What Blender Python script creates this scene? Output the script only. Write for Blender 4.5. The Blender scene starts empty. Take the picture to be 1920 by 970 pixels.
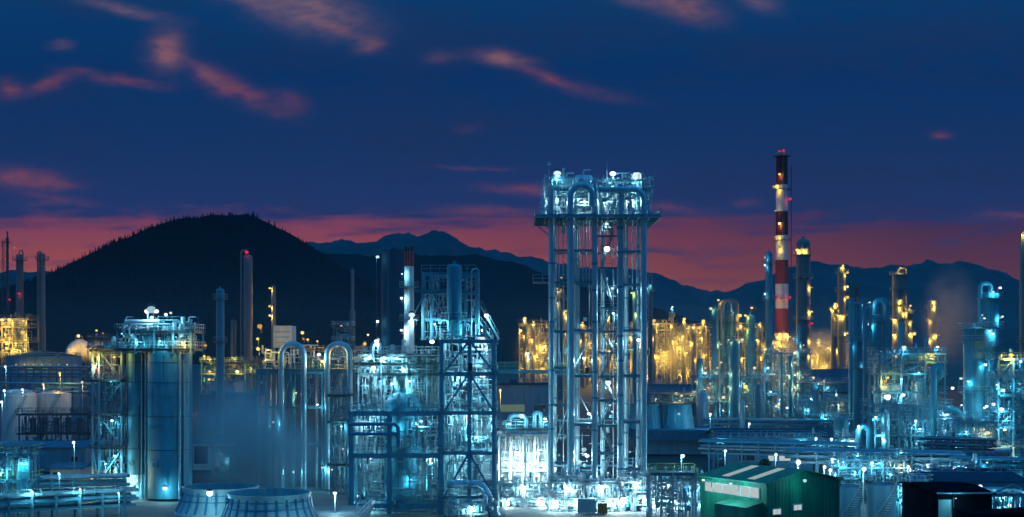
import bpy, math, random
from mathutils import Vector, noise as mnoise

S = bpy.context.scene
COL = S.collection
R = math.radians
PI = math.pi
CAMZ, FPX, HX, HY = 24.0, 2400.0, 960.0, 672.0


def X(px, d): return (px - HX) / FPX * d
def Z(py, d): return CAMZ - (py - HY) / FPX * d
def LN(w, d): return w / FPX * d


def G(d):
    """height of the gently rising plant ground at distance d"""
    if d < 240: return 0.0
    if d < 520: return 14.0 * (d - 240) / 280
    if d < 920: return 14 + 5.0 * (d - 520) / 400
    return 19.0


# ------------------------------------------------------------------ materials
M = {}


def nt(m):
    m.use_nodes = True
    t = m.node_tree
    t.nodes.clear()
    return t


def mat(name, base, rough=0.5, metal=0.0, var=0.35, scale=1.2, streak=True, rust=0.0, bump=0.0):
    m = bpy.data.materials.new(name)
    t = nt(m)
    N, K = t.nodes, t.links
    out = N.new('ShaderNodeOutputMaterial')
    b = N.new('ShaderNodeBsdfPrincipled')
    K.new(b.outputs[0], out.inputs[0])
    tc = N.new('ShaderNodeTexCoord')
    mp = N.new('ShaderNodeMapping')
    mp.inputs['Scale'].default_value = (scale, scale, scale * (0.12 if streak else 1))
    K.new(tc.outputs['Object'], mp.inputs[0])
    n = N.new('ShaderNodeTexNoise')
    n.inputs['Scale'].default_value = 1.0
    n.inputs['Detail'].default_value = 5
    n.inputs['Roughness'].default_value = 0.65
    K.new(mp.outputs[0], n.inputs['Vector'])
    r = N.new('ShaderNodeValToRGB')
    r.color_ramp.elements[0].position = 0.3
    r.color_ramp.elements[1].position = 0.7
    lo = [c * (1 - var) for c in base]
    hi = [min(1, c * (1 + var * 0.5)) for c in base]
    r.color_ramp.elements[0].color = (*lo, 1)
    r.color_ramp.elements[1].color = (*hi, 1)
    K.new(n.outputs[0], r.inputs[0])
    colo = r.outputs[0]
    if rust > 0:
        n2 = N.new('ShaderNodeTexNoise')
        n2.inputs['Scale'].default_value = 0.55
        n2.inputs['Detail'].default_value = 8
        K.new(tc.outputs['Object'], n2.inputs['Vector'])
        r2 = N.new('ShaderNodeValToRGB')
        r2.color_ramp.elements[0].position = 0.62
        r2.color_ramp.elements[1].position = 0.72
        r2.color_ramp.elements[1].color = (rust, rust, rust, 1)
        K.new(n2.outputs[0], r2.inputs[0])
        mx = N.new('ShaderNodeMix')
        mx.data_type = 'RGBA'
        K.new(r2.outputs[0], mx.inputs[0])
        K.new(colo, mx.inputs[6])
        mx.inputs[7].default_value = (0.12, 0.06, 0.035, 1)
        colo = mx.outputs[2]
    K.new(colo, b.inputs['Base Color'])
    rr = N.new('ShaderNodeMapRange')
    rr.inputs['To Min'].default_value = max(0.05, rough - 0.12)
    rr.inputs['To Max'].default_value = min(1, rough + 0.15)
    K.new(n.outputs[0], rr.inputs[0])
    K.new(rr.outputs[0], b.inputs['Roughness'])
    b.inputs['Metallic'].default_value = metal
    if rough >= 0.95: b.inputs['Specular IOR Level'].default_value = 0.0
    if bump:
        bp = N.new('ShaderNodeBump')
        bp.inputs['Strength'].default_value = bump
        K.new(n.outputs[0], bp.inputs['Height'])
        K.new(bp.outputs[0], b.inputs['Normal'])
    M[name] = m
    return m


def emat(name, col, s):
    m = bpy.data.materials.new(name)
    t = nt(m)
    out = t.nodes.new('ShaderNodeOutputMaterial')
    e = t.nodes.new('ShaderNodeEmission')
    e.inputs[0].default_value = (*col, 1)
    e.inputs[1].default_value = s
    t.links.new(e.outputs[0], out.inputs[0])
    M[name] = m
    return m


mat('steel', (0.17, 0.38, 0.47), 0.45, 0.0, rust=0.35)
mat('steel_pale', (0.42, 0.52, 0.55), 0.45, 0.0, rust=0.3)
mat('steel_dark', (0.05, 0.07, 0.085), 0.5, 0.0)
mat('steel_blue', (0.07, 0.26, 0.40), 0.45, 0.0, rust=0.25)
mat('clad', (0.42, 0.58, 0.64), 0.36, 0.5, var=0.3, scale=0.7, rust=0.12)
mat('clad_dull', (0.40, 0.47, 0.50), 0.45, 0.6, var=0.35, scale=0.7, rust=0.15)
mat('clad_teal', (0.06, 0.31, 0.41), 0.46, 0.1, var=0.35, scale=0.7, rust=0.15)
mat('clad_grey', (0.20, 0.21, 0.21), 0.5, 0.3, var=0.35, scale=0.6, rust=0.1)
mat('deck', (0.14, 0.20, 0.22), 0.6, 0.1, streak=False)
mat('rail_pale', (0.5, 0.58, 0.58), 0.45)
mat('rail_yellow', (0.45, 0.45, 0.12), 0.45)
mat('tank_white', (0.55, 0.58, 0.58), 0.5, var=0.25, rust=0.2)
mat('tank_blue', (0.13, 0.29, 0.38), 0.5, var=0.3, rust=0.2)
mat('concrete', (0.30, 0.30, 0.28), 0.85, var=0.35, streak=True, scale=0.8, bump=0.2)
mat('panel_pale', (0.50, 0.54, 0.52), 0.6, var=0.25)
mat('panel_green', (0.018, 0.27, 0.15), 0.6, var=0.45, scale=0.9, rust=0.22)
mat('panel_dark', (0.010, 0.013, 0.018), 0.95)
mat('roof_dark', (0.03, 0.085, 0.13), 0.95, streak=False)
mat('stack_blue', (0.015, 0.06, 0.11), 0.7)
mat('roof_blue', (0.07, 0.19, 0.28), 0.95, streak=False)
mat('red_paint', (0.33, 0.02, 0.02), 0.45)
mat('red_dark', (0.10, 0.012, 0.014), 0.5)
mat('white_paint', (0.74, 0.76, 0.75), 0.5, var=0.2)
mat('soot', (0.03, 0.015, 0.015), 0.7)
mat('glass', (0.03, 0.05, 0.06), 0.12)
mat('asphalt', (0.05, 0.052, 0.055), 0.85, var=0.4, scale=0.15, streak=False, bump=0.2)
mat('yard', (0.17, 0.17, 0.165), 0.8, var=0.4, scale=0.2, streak=False, bump=0.2)
mat('ground', (0.06, 0.065, 0.06), 0.9, var=0.5, scale=0.03, streak=False, bump=0.2)
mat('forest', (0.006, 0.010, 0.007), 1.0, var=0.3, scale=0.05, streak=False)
mat('mountain', (0.05, 0.08, 0.07), 0.95, var=0.5, scale=0.004, streak=False)
mat('bark', (0.08, 0.06, 0.04), 0.9)
mat('foliage', (0.05, 0.11, 0.035), 0.7, var=0.5, scale=3, streak=False)
mat('orange_paint', (0.55, 0.18, 0.03), 0.5)
emat('glow_white', (0.85, 0.95, 1.0), 1.8)
emat('glow_white_soft', (0.70, 0.93, 1.0), 1.0)
emat('glow_white_hot', (0.95, 0.98, 1.0), 3.0)
emat('glow_white_faint', (0.55, 0.85, 1.0), 0.6)
emat('glow_yellow_soft', (1.0, 0.60, 0.12), 1.0)
emat('glow_yellow_hot', (1.0, 0.74, 0.28), 2.4)
emat('glow_yellow_faint', (1.0, 0.50, 0.08), 0.7)
emat('glow_cyan', (0.45, 0.85, 1.0), 0.9)
emat('glow_yellow', (1.0, 0.66, 0.16), 1.5)
emat('glow_warm', (1.0, 0.80, 0.50), 0.95)
emat('glow_red', (1.0, 0.03, 0.06), 0.8)
emat('lit_window', (0.85, 0.95, 0.95), 0.55)
emat('skylight_glow', (0.70, 0.95, 1.0), 0.42)
emat('lit_window_green', (0.55, 0.85, 0.55), 0.18)
LIGHTCOL = {'white': (0.15, 0.72, 0.93), 'glare': (0.62, 0.90, 1.0), 'cyan': (0.15, 0.75, 0.9), 'yellow': (1.0, 0.55, 0.07), 'warm': (1.0, 0.74, 0.40), 'red': (1.0, 0.03, 0.05)}


# ------------------------------------------------------------------ mesh builder
def rn(r): return 5 if r < 0.09 else (8 if r < 0.3 else (14 if r < 0.8 else 28))


class MB:
    def __init__(s):
        s.v, s.f, s.sm, s.mi, s.m = [], [], [], [], 0

    def add(s, v, f, smooth=False):
        o = len(s.v)
        s.v += v
        for q in f:
            s.f.append([i + o for i in q])
            s.sm.append(smooth)
            s.mi.append(s.m)
        return s

    def box(s, x0, x1, y0, y1, z0, z1):
        s.add([(x0, y0, z0), (x1, y0, z0), (x1, y1, z0), (x0, y1, z0), (x0, y0, z1), (x1, y0, z1), (x1, y1, z1), (x0, y1, z1)],
              [(3, 2, 1, 0), (4, 5, 6, 7), (0, 1, 5, 4), (1, 2, 6, 5), (2, 3, 7, 6), (3, 0, 4, 7)])
        return s

    def beam(s, p, q, w, h=None):
        h = h or w
        p, q = Vector(p), Vector(q)
        d = q - p
        if d.length < 1e-6: return s
        d.normalize()
        up = Vector((0, 0, 1)) if abs(d.z) < 0.98 else Vector((0, 1, 0))
        a = d.cross(up).normalized() * (w / 2)
        b = a.cross(d).normalized() * (h / 2)
        vs = [tuple(p + i * a + j * b) for i, j in ((-1, -1), (1, -1), (1, 1), (-1, 1))] + [tuple(q + i * a + j * b) for i, j in ((-1, -1), (1, -1), (1, 1), (-1, 1))]
        s.add(vs, [(0, 1, 2, 3), (7, 6, 5, 4), (4, 5, 1, 0), (5, 6, 2, 1), (6, 7, 3, 2), (7, 4, 0, 3)])
        return s

    def hbeam(s, p, q, w, h):
        """I-section: two flanges and a web"""
        p, q = Vector(p), Vector(q)
        d = (q - p).normalized()
        up = Vector((0, 0, 1)) if abs(d.z) < 0.98 else Vector((0, 1, 0))
        a = d.cross(up).normalized()
        b = a.cross(d).normalized()
        t = max(0.03, h * 0.12)
        o = b * (h / 2 - t / 2)
        s.beam(p + o, q + o, w, t)
        s.beam(p - o, q - o, w, t)
        s.beam(p, q, t, h - 2 * t)
        return s

    def tube(s, pts, r, n=None, fillet=0.0, cap=True):
        n = n or rn(r)
        P = [Vector(p) for p in pts]
        if fillet > 0 and len(P) > 2:
            Q = [P[0]]
            for i in range(1, len(P) - 1):
                a, b, c = P[i - 1], P[i], P[i + 1]
                u, w = (a - b), (c - b)
                la, lc = u.length, w.length
                u.normalize(); w.normalize()
                if abs(u.dot(w)) > 0.999:
                    Q.append(b); continue
                ang = u.angle(w)
                t = min(fillet / math.tan(ang / 2), la * 0.49, lc * 0.49)
                rad = t * math.tan(ang / 2)
                cen = b + (u + w).normalized() * (rad / math.sin(ang / 2))
                s0, s1 = b + u * t - cen, b + w * t - cen
                tot = s0.angle(s1)
                k = max(3, int(tot / 0.26))
                for j in range(k + 1):
                    f = j / k
                    Q.append(cen + (s0 * math.sin((1 - f) * tot) + s1 * math.sin(f * tot)) / math.sin(tot))
            Q.append(P[-1])
            P = Q
        T = []
        for i in range(len(P)):
            a = P[max(0, i - 1)]; b = P[min(len(P) - 1, i + 1)]
            T.append((b - a).normalized())
        up = Vector((0, 0, 1)) if abs(T[0].z) < 0.9 else Vector((0, 1, 0))
        nx = T[0].cross(up).normalized()
        vs, fs = [], []
        for i, p in enumerate(P):
            nx = (nx - T[i] * nx.dot(T[i])).normalized()
            ny = T[i].cross(nx)
            for k in range(n):
                a = 2 * PI * k / n
                vs.append(tuple(p + (nx * math.cos(a) + ny * math.sin(a)) * r))
        for i in range(len(P) - 1):
            for k in range(n):
                fs.append((i * n + k, i * n + (k + 1) % n, (i + 1) * n + (k + 1) % n, (i + 1) * n + k))
        s.add(vs, fs, True)
        if cap:
            o = len(vs)
            s.add(vs[:n], [tuple(range(n - 1, -1, -1))])
            s.add(vs[-n:], [tuple(range(n))])
        return s

    def lathe(s, cx, cy, prof, n=None):
        rm = max(p[0] for p in prof)
        n = n or (16 if rm < 0.6 else 32 if rm < 4 else 64)
        pr = [(max(r, 1e-3), z) for r, z in prof]
        runs, cur = [], [pr[0]]
        for i in range(1, len(pr)):
            cur.append(pr[i])
            if i < len(pr) - 1:
                u = (pr[i][0] - pr[i - 1][0], pr[i][1] - pr[i - 1][1]); w = (pr[i + 1][0] - pr[i][0], pr[i + 1][1] - pr[i][1])
                if abs(math.atan2(u[0] * w[1] - u[1] * w[0], u[0] * w[0] + u[1] * w[1])) > 0.55:
                    runs.append(cur); cur = [pr[i]]
        runs.append(cur)
        for run in runs:
            vs, fs = [], []
            for r, z in run:
                for k in range(n):
                    a = 2 * PI * k / n
                    vs.append((cx + r * math.cos(a), cy + r * math.sin(a), z))
            for i in range(len(run) - 1):
                for k in range(n):
                    fs.append((i * n + k, i * n + (k + 1) % n, (i + 1) * n + (k + 1) % n, (i + 1) * n + k))
            s.add(vs, fs, True)
        return s

    def sphere(s, c, r, n=10, m=7):
        prof = [(r * math.sin(PI * i / m), c[2] - r * math.cos(PI * i / m)) for i in range(m + 1)]
        return s.lathe(c[0], c[1], prof, n)

    def ring(s, cx, cy, r0, r1, z0, z1, n=24):
        s.lathe(cx, cy, [(r0, z0), (r1, z0), (r1, z1), (r0, z1), (r0, z0)], n)
        for i in range(len(s.sm) - 4 * n, len(s.sm)): s.sm[i] = False
        return s

    def rail(s, pts, h=1.1, step=1.5, t=0.06, mid=True):
        for a, b in zip(pts, pts[1:]):
            a, b = Vector(a), Vector(b)
            Lh = (b - a).length
            k = max(1, int(round(Lh / step)))
            for i in range(k + 1):
                p = a.lerp(b, i / k)
                s.beam(p, p + Vector((0, 0, h)), t)
            for z in ((h, h * 0.5) if mid else (h,)):
                o = Vector((0, 0, z))
                s.beam(a + o, b + o, t)
        return s

    def build(s, name, mats, parent=None, loc=None):
        if not s.v: return None
        base = WL[parent.name] if parent is not None else (Vector(loc) if loc is not None else Vector((0, 0, 0)))
        bx, by, bz = base
        me = bpy.data.meshes.new(name)
        me.from_pydata([(x - bx, y - by, z - bz) for x, y, z in s.v], [], s.f)
        me.polygons.foreach_set('use_smooth', s.sm)
        me.polygons.foreach_set('material_index', s.mi)
        if isinstance(mats, str): mats = [mats]
        for m in mats: me.materials.append(M[m])
        me.update()
        o = bpy.data.objects.new(name, me)
        COL.objects.link(o)
        if parent is not None: o.parent = parent
        else: o.location = base
        WL[o.name] = base
        return o


WL = {}
USED = {}


def tag(o, label, cat, group=None, kind=None):
    if label:
        o['label'] = label
        o['category'] = cat
        USED.setdefault(label, []).append(o.name)
    if group: o['group'] = group
    if label and not kind: kind = 'thing'
    if kind: o['kind'] = kind
    return o


def thing(name, label, cat, loc, group=None):
    o = bpy.data.objects.new(name, None)
    o.empty_display_size = 0.5
    COL.objects.link(o)
    o.location = loc
    WL[o.name] = Vector(loc)
    return tag(o, label, cat, group)


POWER = {'white': 185.0, 'cyan': 260.0, 'yellow': 560.0, 'warm': 170.0, 'red': 80.0}


def light(parent, p, kind, power):
    ld = bpy.data.lights.new('lamp_light', 'POINT')
    ld.energy = power
    f = max(0.0, min(1.0, (power / POWER['white'] - 1.2) / 3)) if kind == 'white' else 0
    ld.color = [u * (1 - f) + w * f for u, w in zip(LIGHTCOL[kind], LIGHTCOL['glare'])]
    ld.shadow_soft_size = 0.12
    lo = bpy.data.objects.new('lamp_light', ld)
    COL.objects.link(lo)
    lo.parent = parent
    lo.location = Vector(p) - WL[parent.name]
    return lo


LN_ = [0]


def lamp(parent, p, kind='white', r=0.3, k=1.0, stem=(0, 0.35, 0.0)):
    """a lamp fixed to the thing: globe on a short arm, with the light it gives just below it"""
    LN_[0] += 1
    r *= (0.62, 0.95, 0.72, 1.12, 0.66, 0.85)[LN_[0] % 6]
    b = MB().sphere(p, r, 12, 8)
    if LN_[0] % 3: b.v = [(x, y, p[2] + (z - p[2]) * .72) for x, y, z in b.v]
    gm = 'glow_' + kind
    if kind in ('white', 'yellow'): gm += ('', '_soft', '_hot', '_soft', '', '_faint', '')[LN_[0] % 7]
    b.m = 1
    q = (p[0] + stem[0], p[1] + stem[1] + r + 0.3, p[2] + stem[2])
    b.tube([p, q, (q[0], q[1], q[2] - 1.1)], 0.05)
    b.lathe(p[0], p[1], [(r * 1.0, p[2] + r * .72), (r * .8, p[2] + r * 1.0), (r * .3, p[2] + r * 1.25), (0, p[2] + r * 1.3)], 12)
    o = b.build('lamp', [gm, 'steel_dark'], parent)
    if k > 0:
        light(parent, (p[0], p[1], p[2] - r - 0.15), kind, POWER[kind] * k)
    return o


def lamp_px(parent, px, py, d, kind='white', r=0.3, k=1.0):
    return lamp(parent, (X(px, d), d, Z(py, d)), kind, r, k)


# ------------------------------------------------------------------ generators
def add_pipes(t, rnd, x0, x1, y0, y1, z0, z1, n, mats, rmax=0.16, name='pipe'):
    """bent process pipes and valves, each a part of the thing"""
    for i in range(n):
        x = rnd.uniform(x0, x1); y = rnd.uniform(y0, y1)
        r = rnd.choice((0.05, 0.06, 0.08, 0.1, 0.13, rmax))
        h0 = z0 if rnd.random() < 0.5 else rnd.uniform(z0, z0 + (z1 - z0) * 0.7)
        h1 = min(z1, h0 + rnd.uniform(0.15, 0.7) * (z1 - z0))
        pts = [(x, y, h0), (x, y, h1)]
        for j in range(rnd.randint(0, 3)):
            lx, ly, lz = pts[-1]
            if j % 2 == 0:
                nx = min(x1, max(x0, lx + rnd.choice((-1, 1)) * rnd.uniform(1, 5)))
                if abs(nx - lx) < 0.6: nx = lx - 1.2 if lx > (x0 + x1) / 2 else lx + 1.2
                pts.append((nx, ly, lz))
            else:
                nz = lz + rnd.choice((-1, 1)) * rnd.uniform(0.8, 3)
                pts.append((lx, ly, max(z0, min(z1 + 0.5, nz)) if abs(max(z0, min(z1 + .5, nz)) - lz) > 0.5 else lz - 1))
        b = MB().tube(pts, r, fillet=min(0.4, r * 3))
        if rnd.random() < 0.5:
            a, c = Vector(pts[0]), Vector(pts[1])
            mpt = a.lerp(c, rnd.uniform(0.3, 0.7))
            b.lathe(mpt.x, mpt.y, [(0, mpt.z - 0.12), (r * 2.1, mpt.z - 0.12), (r * 2.1, mpt.z - .05), (r * 1.2, mpt.z - .05), (r * 1.2, mpt.z + .05), (r * 2.1, mpt.z + .05), (r * 2.1, mpt.z + .12), (0, mpt.z + .12)], 8)
        b.build(name, rnd.choice(mats), t)


def fine_piping(t, rnd, x0, x1, y0, y1, z0, z1, n, mats=('clad', 'steel_pale', 'steel', 'white_paint')):
    """the small-bore pipes, cable trays, valves and boxes beyond the hundred largest: one part"""
    m = MB()
    H = max(1.0, z1 - z0)
    for i in range(n):
        m.m = rnd.randrange(len(mats))
        x, y, z = rnd.uniform(x0, x1), rnd.uniform(y0, y1), rnd.uniform(z0, z1)
        u = rnd.random()
        if u < .36:
            h = rnd.uniform(.8, min(6, H))
            m.beam((x, y, max(z0, z - h / 2)), (x, y, min(z1, z + h / 2)), rnd.choice((.06, .08, .1, .14)))
        elif u < .62:
            l = rnd.uniform(.8, 4)
            m.beam((max(x0, x - l / 2), y, z), (min(x1, x + l / 2), y, z), rnd.choice((.06, .08, .12)))
        elif u < .74:
            l, h = rnd.uniform(.5, 2), rnd.uniform(.5, 2)
            xe = min(x1, x + l)
            m.beam((x, y, z), (xe, y, z), .08).beam((xe, y, z), (xe, y, max(z0, z - h)), .08).beam((x, y, z), (x, y, min(z1, z + h)), .08)
        elif u < .82:
            s = rnd.uniform(.12, .4)
            m.box(x - s, x + s, y - .2, y + .2, z - s * rnd.uniform(.6, 1.6), z + s)
        elif u < .9:
            r = rnd.uniform(.15, .4)
            h = rnd.uniform(.5, 1.8)
            m.lathe(x, y, [(0, z), (r, z + .02), (r, z + h), (r * .6, z + h + r * .5), (0, z + h + r * .6)], 10)
        elif u < .95:
            l = rnd.uniform(1.5, 4)
            m.rail([(max(x0, x - l / 2), y, z), (min(x1, x + l / 2), y, z)], step=1.2, t=.06)
        else:
            r = rnd.uniform(.15, .32)
            m.ring(x, y, r * .75, r, z, z + .08, 12).beam((x, y, z - .5), (x, y, z + .1), .08)
    o = m.build('small_piping', list(mats), t)
    if o: o['kind'] = 'stuff'
    return o


def stair(t, a, b, w, mat_='steel_pale', axis='y', rail=True):
    """one straight flight from a up to b, width w along y (or x)"""
    a, b = Vector(a), Vector(b)
    o = Vector((0, w / 2, 0)) if axis == 'y' else Vector((w / 2, 0, 0))
    m = MB()
    for sgn in (-1, 1):
        m.beam(a + o * sgn, b + o * sgn, 0.08, 0.28)
        if rail:
            up = Vector((0, 0, 1.0))
            m.beam(a + o * sgn + up, b + o * sgn + up, 0.06)
            for k in range(0, 5):
                p = a.lerp(b, k / 4) + o * sgn
                m.beam(p, p + up, 0.05)
    n = max(3, int(abs(b.z - a.z) / 0.25))
    for i in range(1, n):
        p = a.lerp(b, i / n)
        dd = (b - a).normalized()
        hx = Vector((dd.x, dd.y, 0)).normalized() * 0.12
        lo, hi = p - o - hx, p + o + hx
        m.box(min(lo.x, hi.x), max(lo.x, hi.x), min(lo.y, hi.y), max(lo.y, hi.y), p.z - 0.02, p.z + 0.02)
    return m.build('stair_flight', mat_, t)


def frame(name, label, cat, xs, ys, zs, base=0.0, cw=0.35, m='steel', dm='deck', brace=None, rail='rail_pale', rail_mid=True,
          pipes=0, pm=('clad', 'steel_pale', 'clad_dull'), seed=1, over=0.6, bz=None, group=None, open_floor=False, bh=0.4, panels=0, fine=None):
    """open steel structure: columns, decks with railings, braces, pipes"""
    rnd = random.Random(seed)
    t = thing(name, label, cat, ((xs[0] + xs[-1]) / 2, (ys[0] + ys[-1]) / 2, base), group)
    top = zs[-1]
    for x in xs:
        for y in ys:
            b = MB().hbeam((x, y, base), (x, y, top + 0.0), cw, cw)
            b.box(x - cw, x + cw, y - cw, y + cw, base, base + 0.06)
            b.build('column', m, t)
    for z in zs:
        b = MB()
        ya, yb = ys[0], ys[-1]
        for y in ys: b.hbeam((xs[0] - over, y, z - bh / 2), (xs[-1] + over, y, z - bh / 2), 0.22, bh)
        for x in xs: b.hbeam((x, ya - over, z - bh / 2 - 0.003), (x, yb + over, z - bh / 2 - 0.003), 0.2, bh * 0.98)
        if not open_floor:
            # the grating: bars close together with gaps
            k = max(2, int((xs[-1] - xs[0] + 2 * over) / 0.5))
            b.box(xs[0] - over, xs[-1] + over, ya - over, yb + over, z + 0.003, z + 0.05)
        d = b.build('deck', [dm if not open_floor else m], t)
        if rail:
            e = over - 0.05
            MB().rail([(xs[0] - e, yb + e, z + 0.05), (xs[0] - e, ya - e, z + 0.05), (xs[-1] + e, ya - e, z + 0.05), (xs[-1] + e, yb + e, z + 0.05), (xs[0] - e, yb + e, z + 0.05)], mid=rail_mid).build('railing', rail, d)
    if brace:
        lv = [base] + list(zs)
        for i in range(len(xs) - 1):
            for j in range(len(lv) - 1):
                pat = brace[(i + j) % len(brace)] if isinstance(brace, (list, tuple)) else brace
                if not pat: continue
                x0, x1, z0, z1 = xs[i], xs[i + 1], lv[j] + 0.1, lv[j + 1] - bh
                y = ys[0]
                xm = (x0 + x1) / 2
                segs = {'v': [((x0, z0), (xm, z1)), ((x1, z0), (xm, z1))], 'x': [((x0, z0), (x1, z1)), ((x1, z0), (x0, z1))],
                        '/': [((x0, z0), (x1, z1))], '\\': [((x1, z0), (x0, z1))]}[pat]
                for q, (a, c) in enumerate(segs):
                    MB().beam((a[0], y + 0.02 + q * 0.2, a[1]), (c[0], y + 0.02 + q * 0.2, c[1]), 0.17).build('brace', m, t)
    if panels:
        lv = [base] + list(zs)
        for j in range(len(lv) - 1):
            for i in range(len(xs) - 1):
                if rnd.random() < panels:
                    w = (xs[i + 1] - xs[i]) * rnd.uniform(.35, .75)
                    x = rnd.uniform(xs[i] + .3, xs[i + 1] - .3 - w)
                    z1 = lv[j + 1] - bh - .2
                    z0 = lv[j] + (z1 - lv[j]) * rnd.uniform(.02, .35)
                    MB().box(x, x + w, ys[-1] - 1.0, ys[-1] - .85, z0, z1).build('light_catch_panel', 'white_paint', t)  # pale panel added at the back of a bay to catch lamp light
    if pipes:
        lv = [base] + list(zs)
        per = max(1, pipes // (len(lv) - 1))
        for j in range(len(lv) - 1):
            add_pipes(t, rnd, xs[0] + 0.3, xs[-1] - 0.3, ys[0] + 0.3, ys[-1] - 0.2, lv[j] + 0.1, lv[j + 1] - 0.4, per, pm)
    if fine is None: fine = int(min(700, max(0, pipes) * 5))
    if fine: fine_piping(t, rnd, xs[0] + .1, xs[-1] - .1, ys[0] + .2, min(ys[-1], ys[0] + 6), base + .1, top + (.8 if rail else -.3), fine, tuple(dict.fromkeys(pm)))
    return t


def column(label, x, y, z0, z1, r, m='clad', name='distillation_column', cat='column', plats=(), ladder=True, ovh=None, lamps=(), bands=4,
           pm='steel', rail='rail_pale', head=0.5, swage=None, group=None, ang0=-2.6, ang1=0.4):
    """tall process vessel: shell, ring platforms, ladder, overhead line, lamps"""
    t = thing(name, label, cat, (x, y, z0), group)
    zt = z1 - r * head
    prof = [(r * 1.12, z0), (r * 1.12, z0 + 0.15), (r, z0 + 0.3)]
    if swage:
        zs, rl = swage
        prof = [(rl * 1.12, z0), (rl * 1.12, z0 + 0.15), (rl, z0 + 0.3), (rl, zs - r * 0.8), (r, zs)]
    za = prof[-1][1]
    rb = r
    nb = bands
    for i in range(1, nb + 1):
        zz = za + (zt - za) * i / (nb + 1)
        prof += [(rb, zz - 0.08), (rb * 1.035 + 0.01, zz - 0.08), (rb * 1.035 + 0.01, zz + 0.08), (rb, zz + 0.08)]
    prof.append((r, zt))
    for i in range(1, 7):
        a = PI / 2 * i / 6
        prof.append((r * math.cos(a), zt + r * head * math.sin(a)))
    MB().lathe(x, y, prof, 32 if r > 0.7 else 20).build('shell', m, t)
    # nozzle on the head
    MB().tube([(x, y, z1 - 0.1), (x, y, z1 + 0.5)], r * 0.16 + 0.04).build('nozzle', m, t)
    for pz in plats:
        w = min(1.1, 0.5 + r * 0.4)
        d = MB()
        n = 20
        d.ring(x, y, r + 0.04, r + w, pz - 0.1, pz, n)
        for k in range(6):
            a = 2 * PI * k / 6 + 0.3
            d.beam((x + math.cos(a) * r, y + math.sin(a) * r, pz - 0.7), (x + math.cos(a) * (r + w * 0.9), y + math.sin(a) * (r + w * 0.9), pz - 0.12), 0.08)
        d = d.build('platform', pm, t)
        q = MB()
        pts = [(x + (r + w - 0.04) * math.cos(2 * PI * k / 12), y + (r + w - 0.04) * math.sin(2 * PI * k / 12), pz) for k in range(13)]
        q.rail(pts, step=3)
        q.build('railing', rail, d)
    if ladder:
        b = MB()
        a = -1.9
        for s_ in (-0.25, 0.25):
            b.beam((x + (r + 0.25) * math.cos(a) + s_, y + (r + .25) * math.sin(a), z0), (x + (r + .25) * math.cos(a) + s_, y + (r + .25) * math.sin(a), z1), 0.07)
        zz = z0 + 0.4
        while zz < z1:
            b.beam((x + (r + .25) * math.cos(a) - .25, y + (r + .25) * math.sin(a), zz), (x + (r + .25) * math.cos(a) + .25, y + (r + .25) * math.sin(a), zz), 0.045)
            zz += 0.6
        b.build('ladder', pm, t)
    if ovh:
        s_, rr = (1 if ovh[0] == 'r' else -1), (ovh[1] if len(ovh) > 1 else r * 0.22)
        xo = x + s_ * (r + rr + 0.25)
        hz = z1 + max(0.6, rr * 3)
        MB().tube([(x, y - 0.2, z1 - 0.2), (x, y - 0.2, hz + rr), (xo, y - r * 0.4, hz + rr), (xo, y - r * 0.4, z0 + 2)], rr, fillet=max(0.5, rr * 2.2)).build('overhead_pipe', m, t)
    for (lz, a, kind, lr, k) in lamps:
        px_, py_ = x + (r + 0.7) * math.cos(a), y + (r + 0.7) * math.sin(a)
        lamp(t, (px_, py_, lz), kind, lr, k, stem=(-math.cos(a) * 0.6, -math.sin(a) * 0.6 - lr, 0))
    return t


def rack(label, p0, p1, w, levels, bents, npipe, base=None, m='steel', pm=('clad', 'clad_dull', 'steel_pale'), r=(0.12, 0.3), seed=1, name='pipe_rack', rail=False, group=None):
    """elevated pipe rack from p0 to p1 (x, y), levels = heights of the pipe tiers"""
    rnd = random.Random(seed)
    a, b = Vector((*p0, 0)), Vector((*p1, 0))
    dd = (b - a).normalized()
    nn = Vector((-dd.y, dd.x, 0))
    g = (lambda y: G(y)) if base is None else (lambda y: base)
    t = thing(name, label, 'pipe rack', ((a.x + b.x) / 2, (a.y + b.y) / 2, g((a.y + b.y) / 2)), group)
    top = max(levels)
    for i in range(bents):
        c = a.lerp(b, (i + 0.5) / bents if bents > 1 else 0.5)
        for sg in (-1, 1):
            q = c + nn * sg * w / 2
            MB().hbeam((q.x, q.y, g(q.y)), (q.x, q.y, top), 0.3, 0.3).build('post', m, t)
        for z in levels:
            q0, q1 = c - nn * (w / 2 + 0.3), c + nn * (w / 2 + 0.3)
            MB().hbeam((q0.x, q0.y, z - 0.2), (q1.x, q1.y, z - 0.2), 0.25, 0.35).build('crossbeam', m, t)
    for z in levels:
        for sg in (-1, 1):
            q0, q1 = a + nn * sg * w / 2, b + nn * sg * w / 2
            MB().hbeam((q0.x, q0.y, z - 0.58), (q1.x, q1.y, z - 0.58), 0.2, 0.38).build('long_beam', m, t)
        for k in range(npipe):
            rr = rnd.uniform(*r)
            off = (-0.5 + (k + 0.5) / npipe) * w * 0.92
            q0, q1 = a + nn * off - dd * rnd.uniform(0, 0.8), b + nn * off + dd * rnd.uniform(0, 0.8)
            MB().tube([(q0.x, q0.y, z + rr), (q1.x, q1.y, z + rr)], rr).build('pipe', rnd.choice(pm), t)
    if rail:
        q0, q1 = a - nn * w / 2, b - nn * w / 2
        MB().rail([(q0.x, q0.y, top), (q1.x, q1.y, top)]).build('railing', 'rail_pale', t)
    return t


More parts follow.
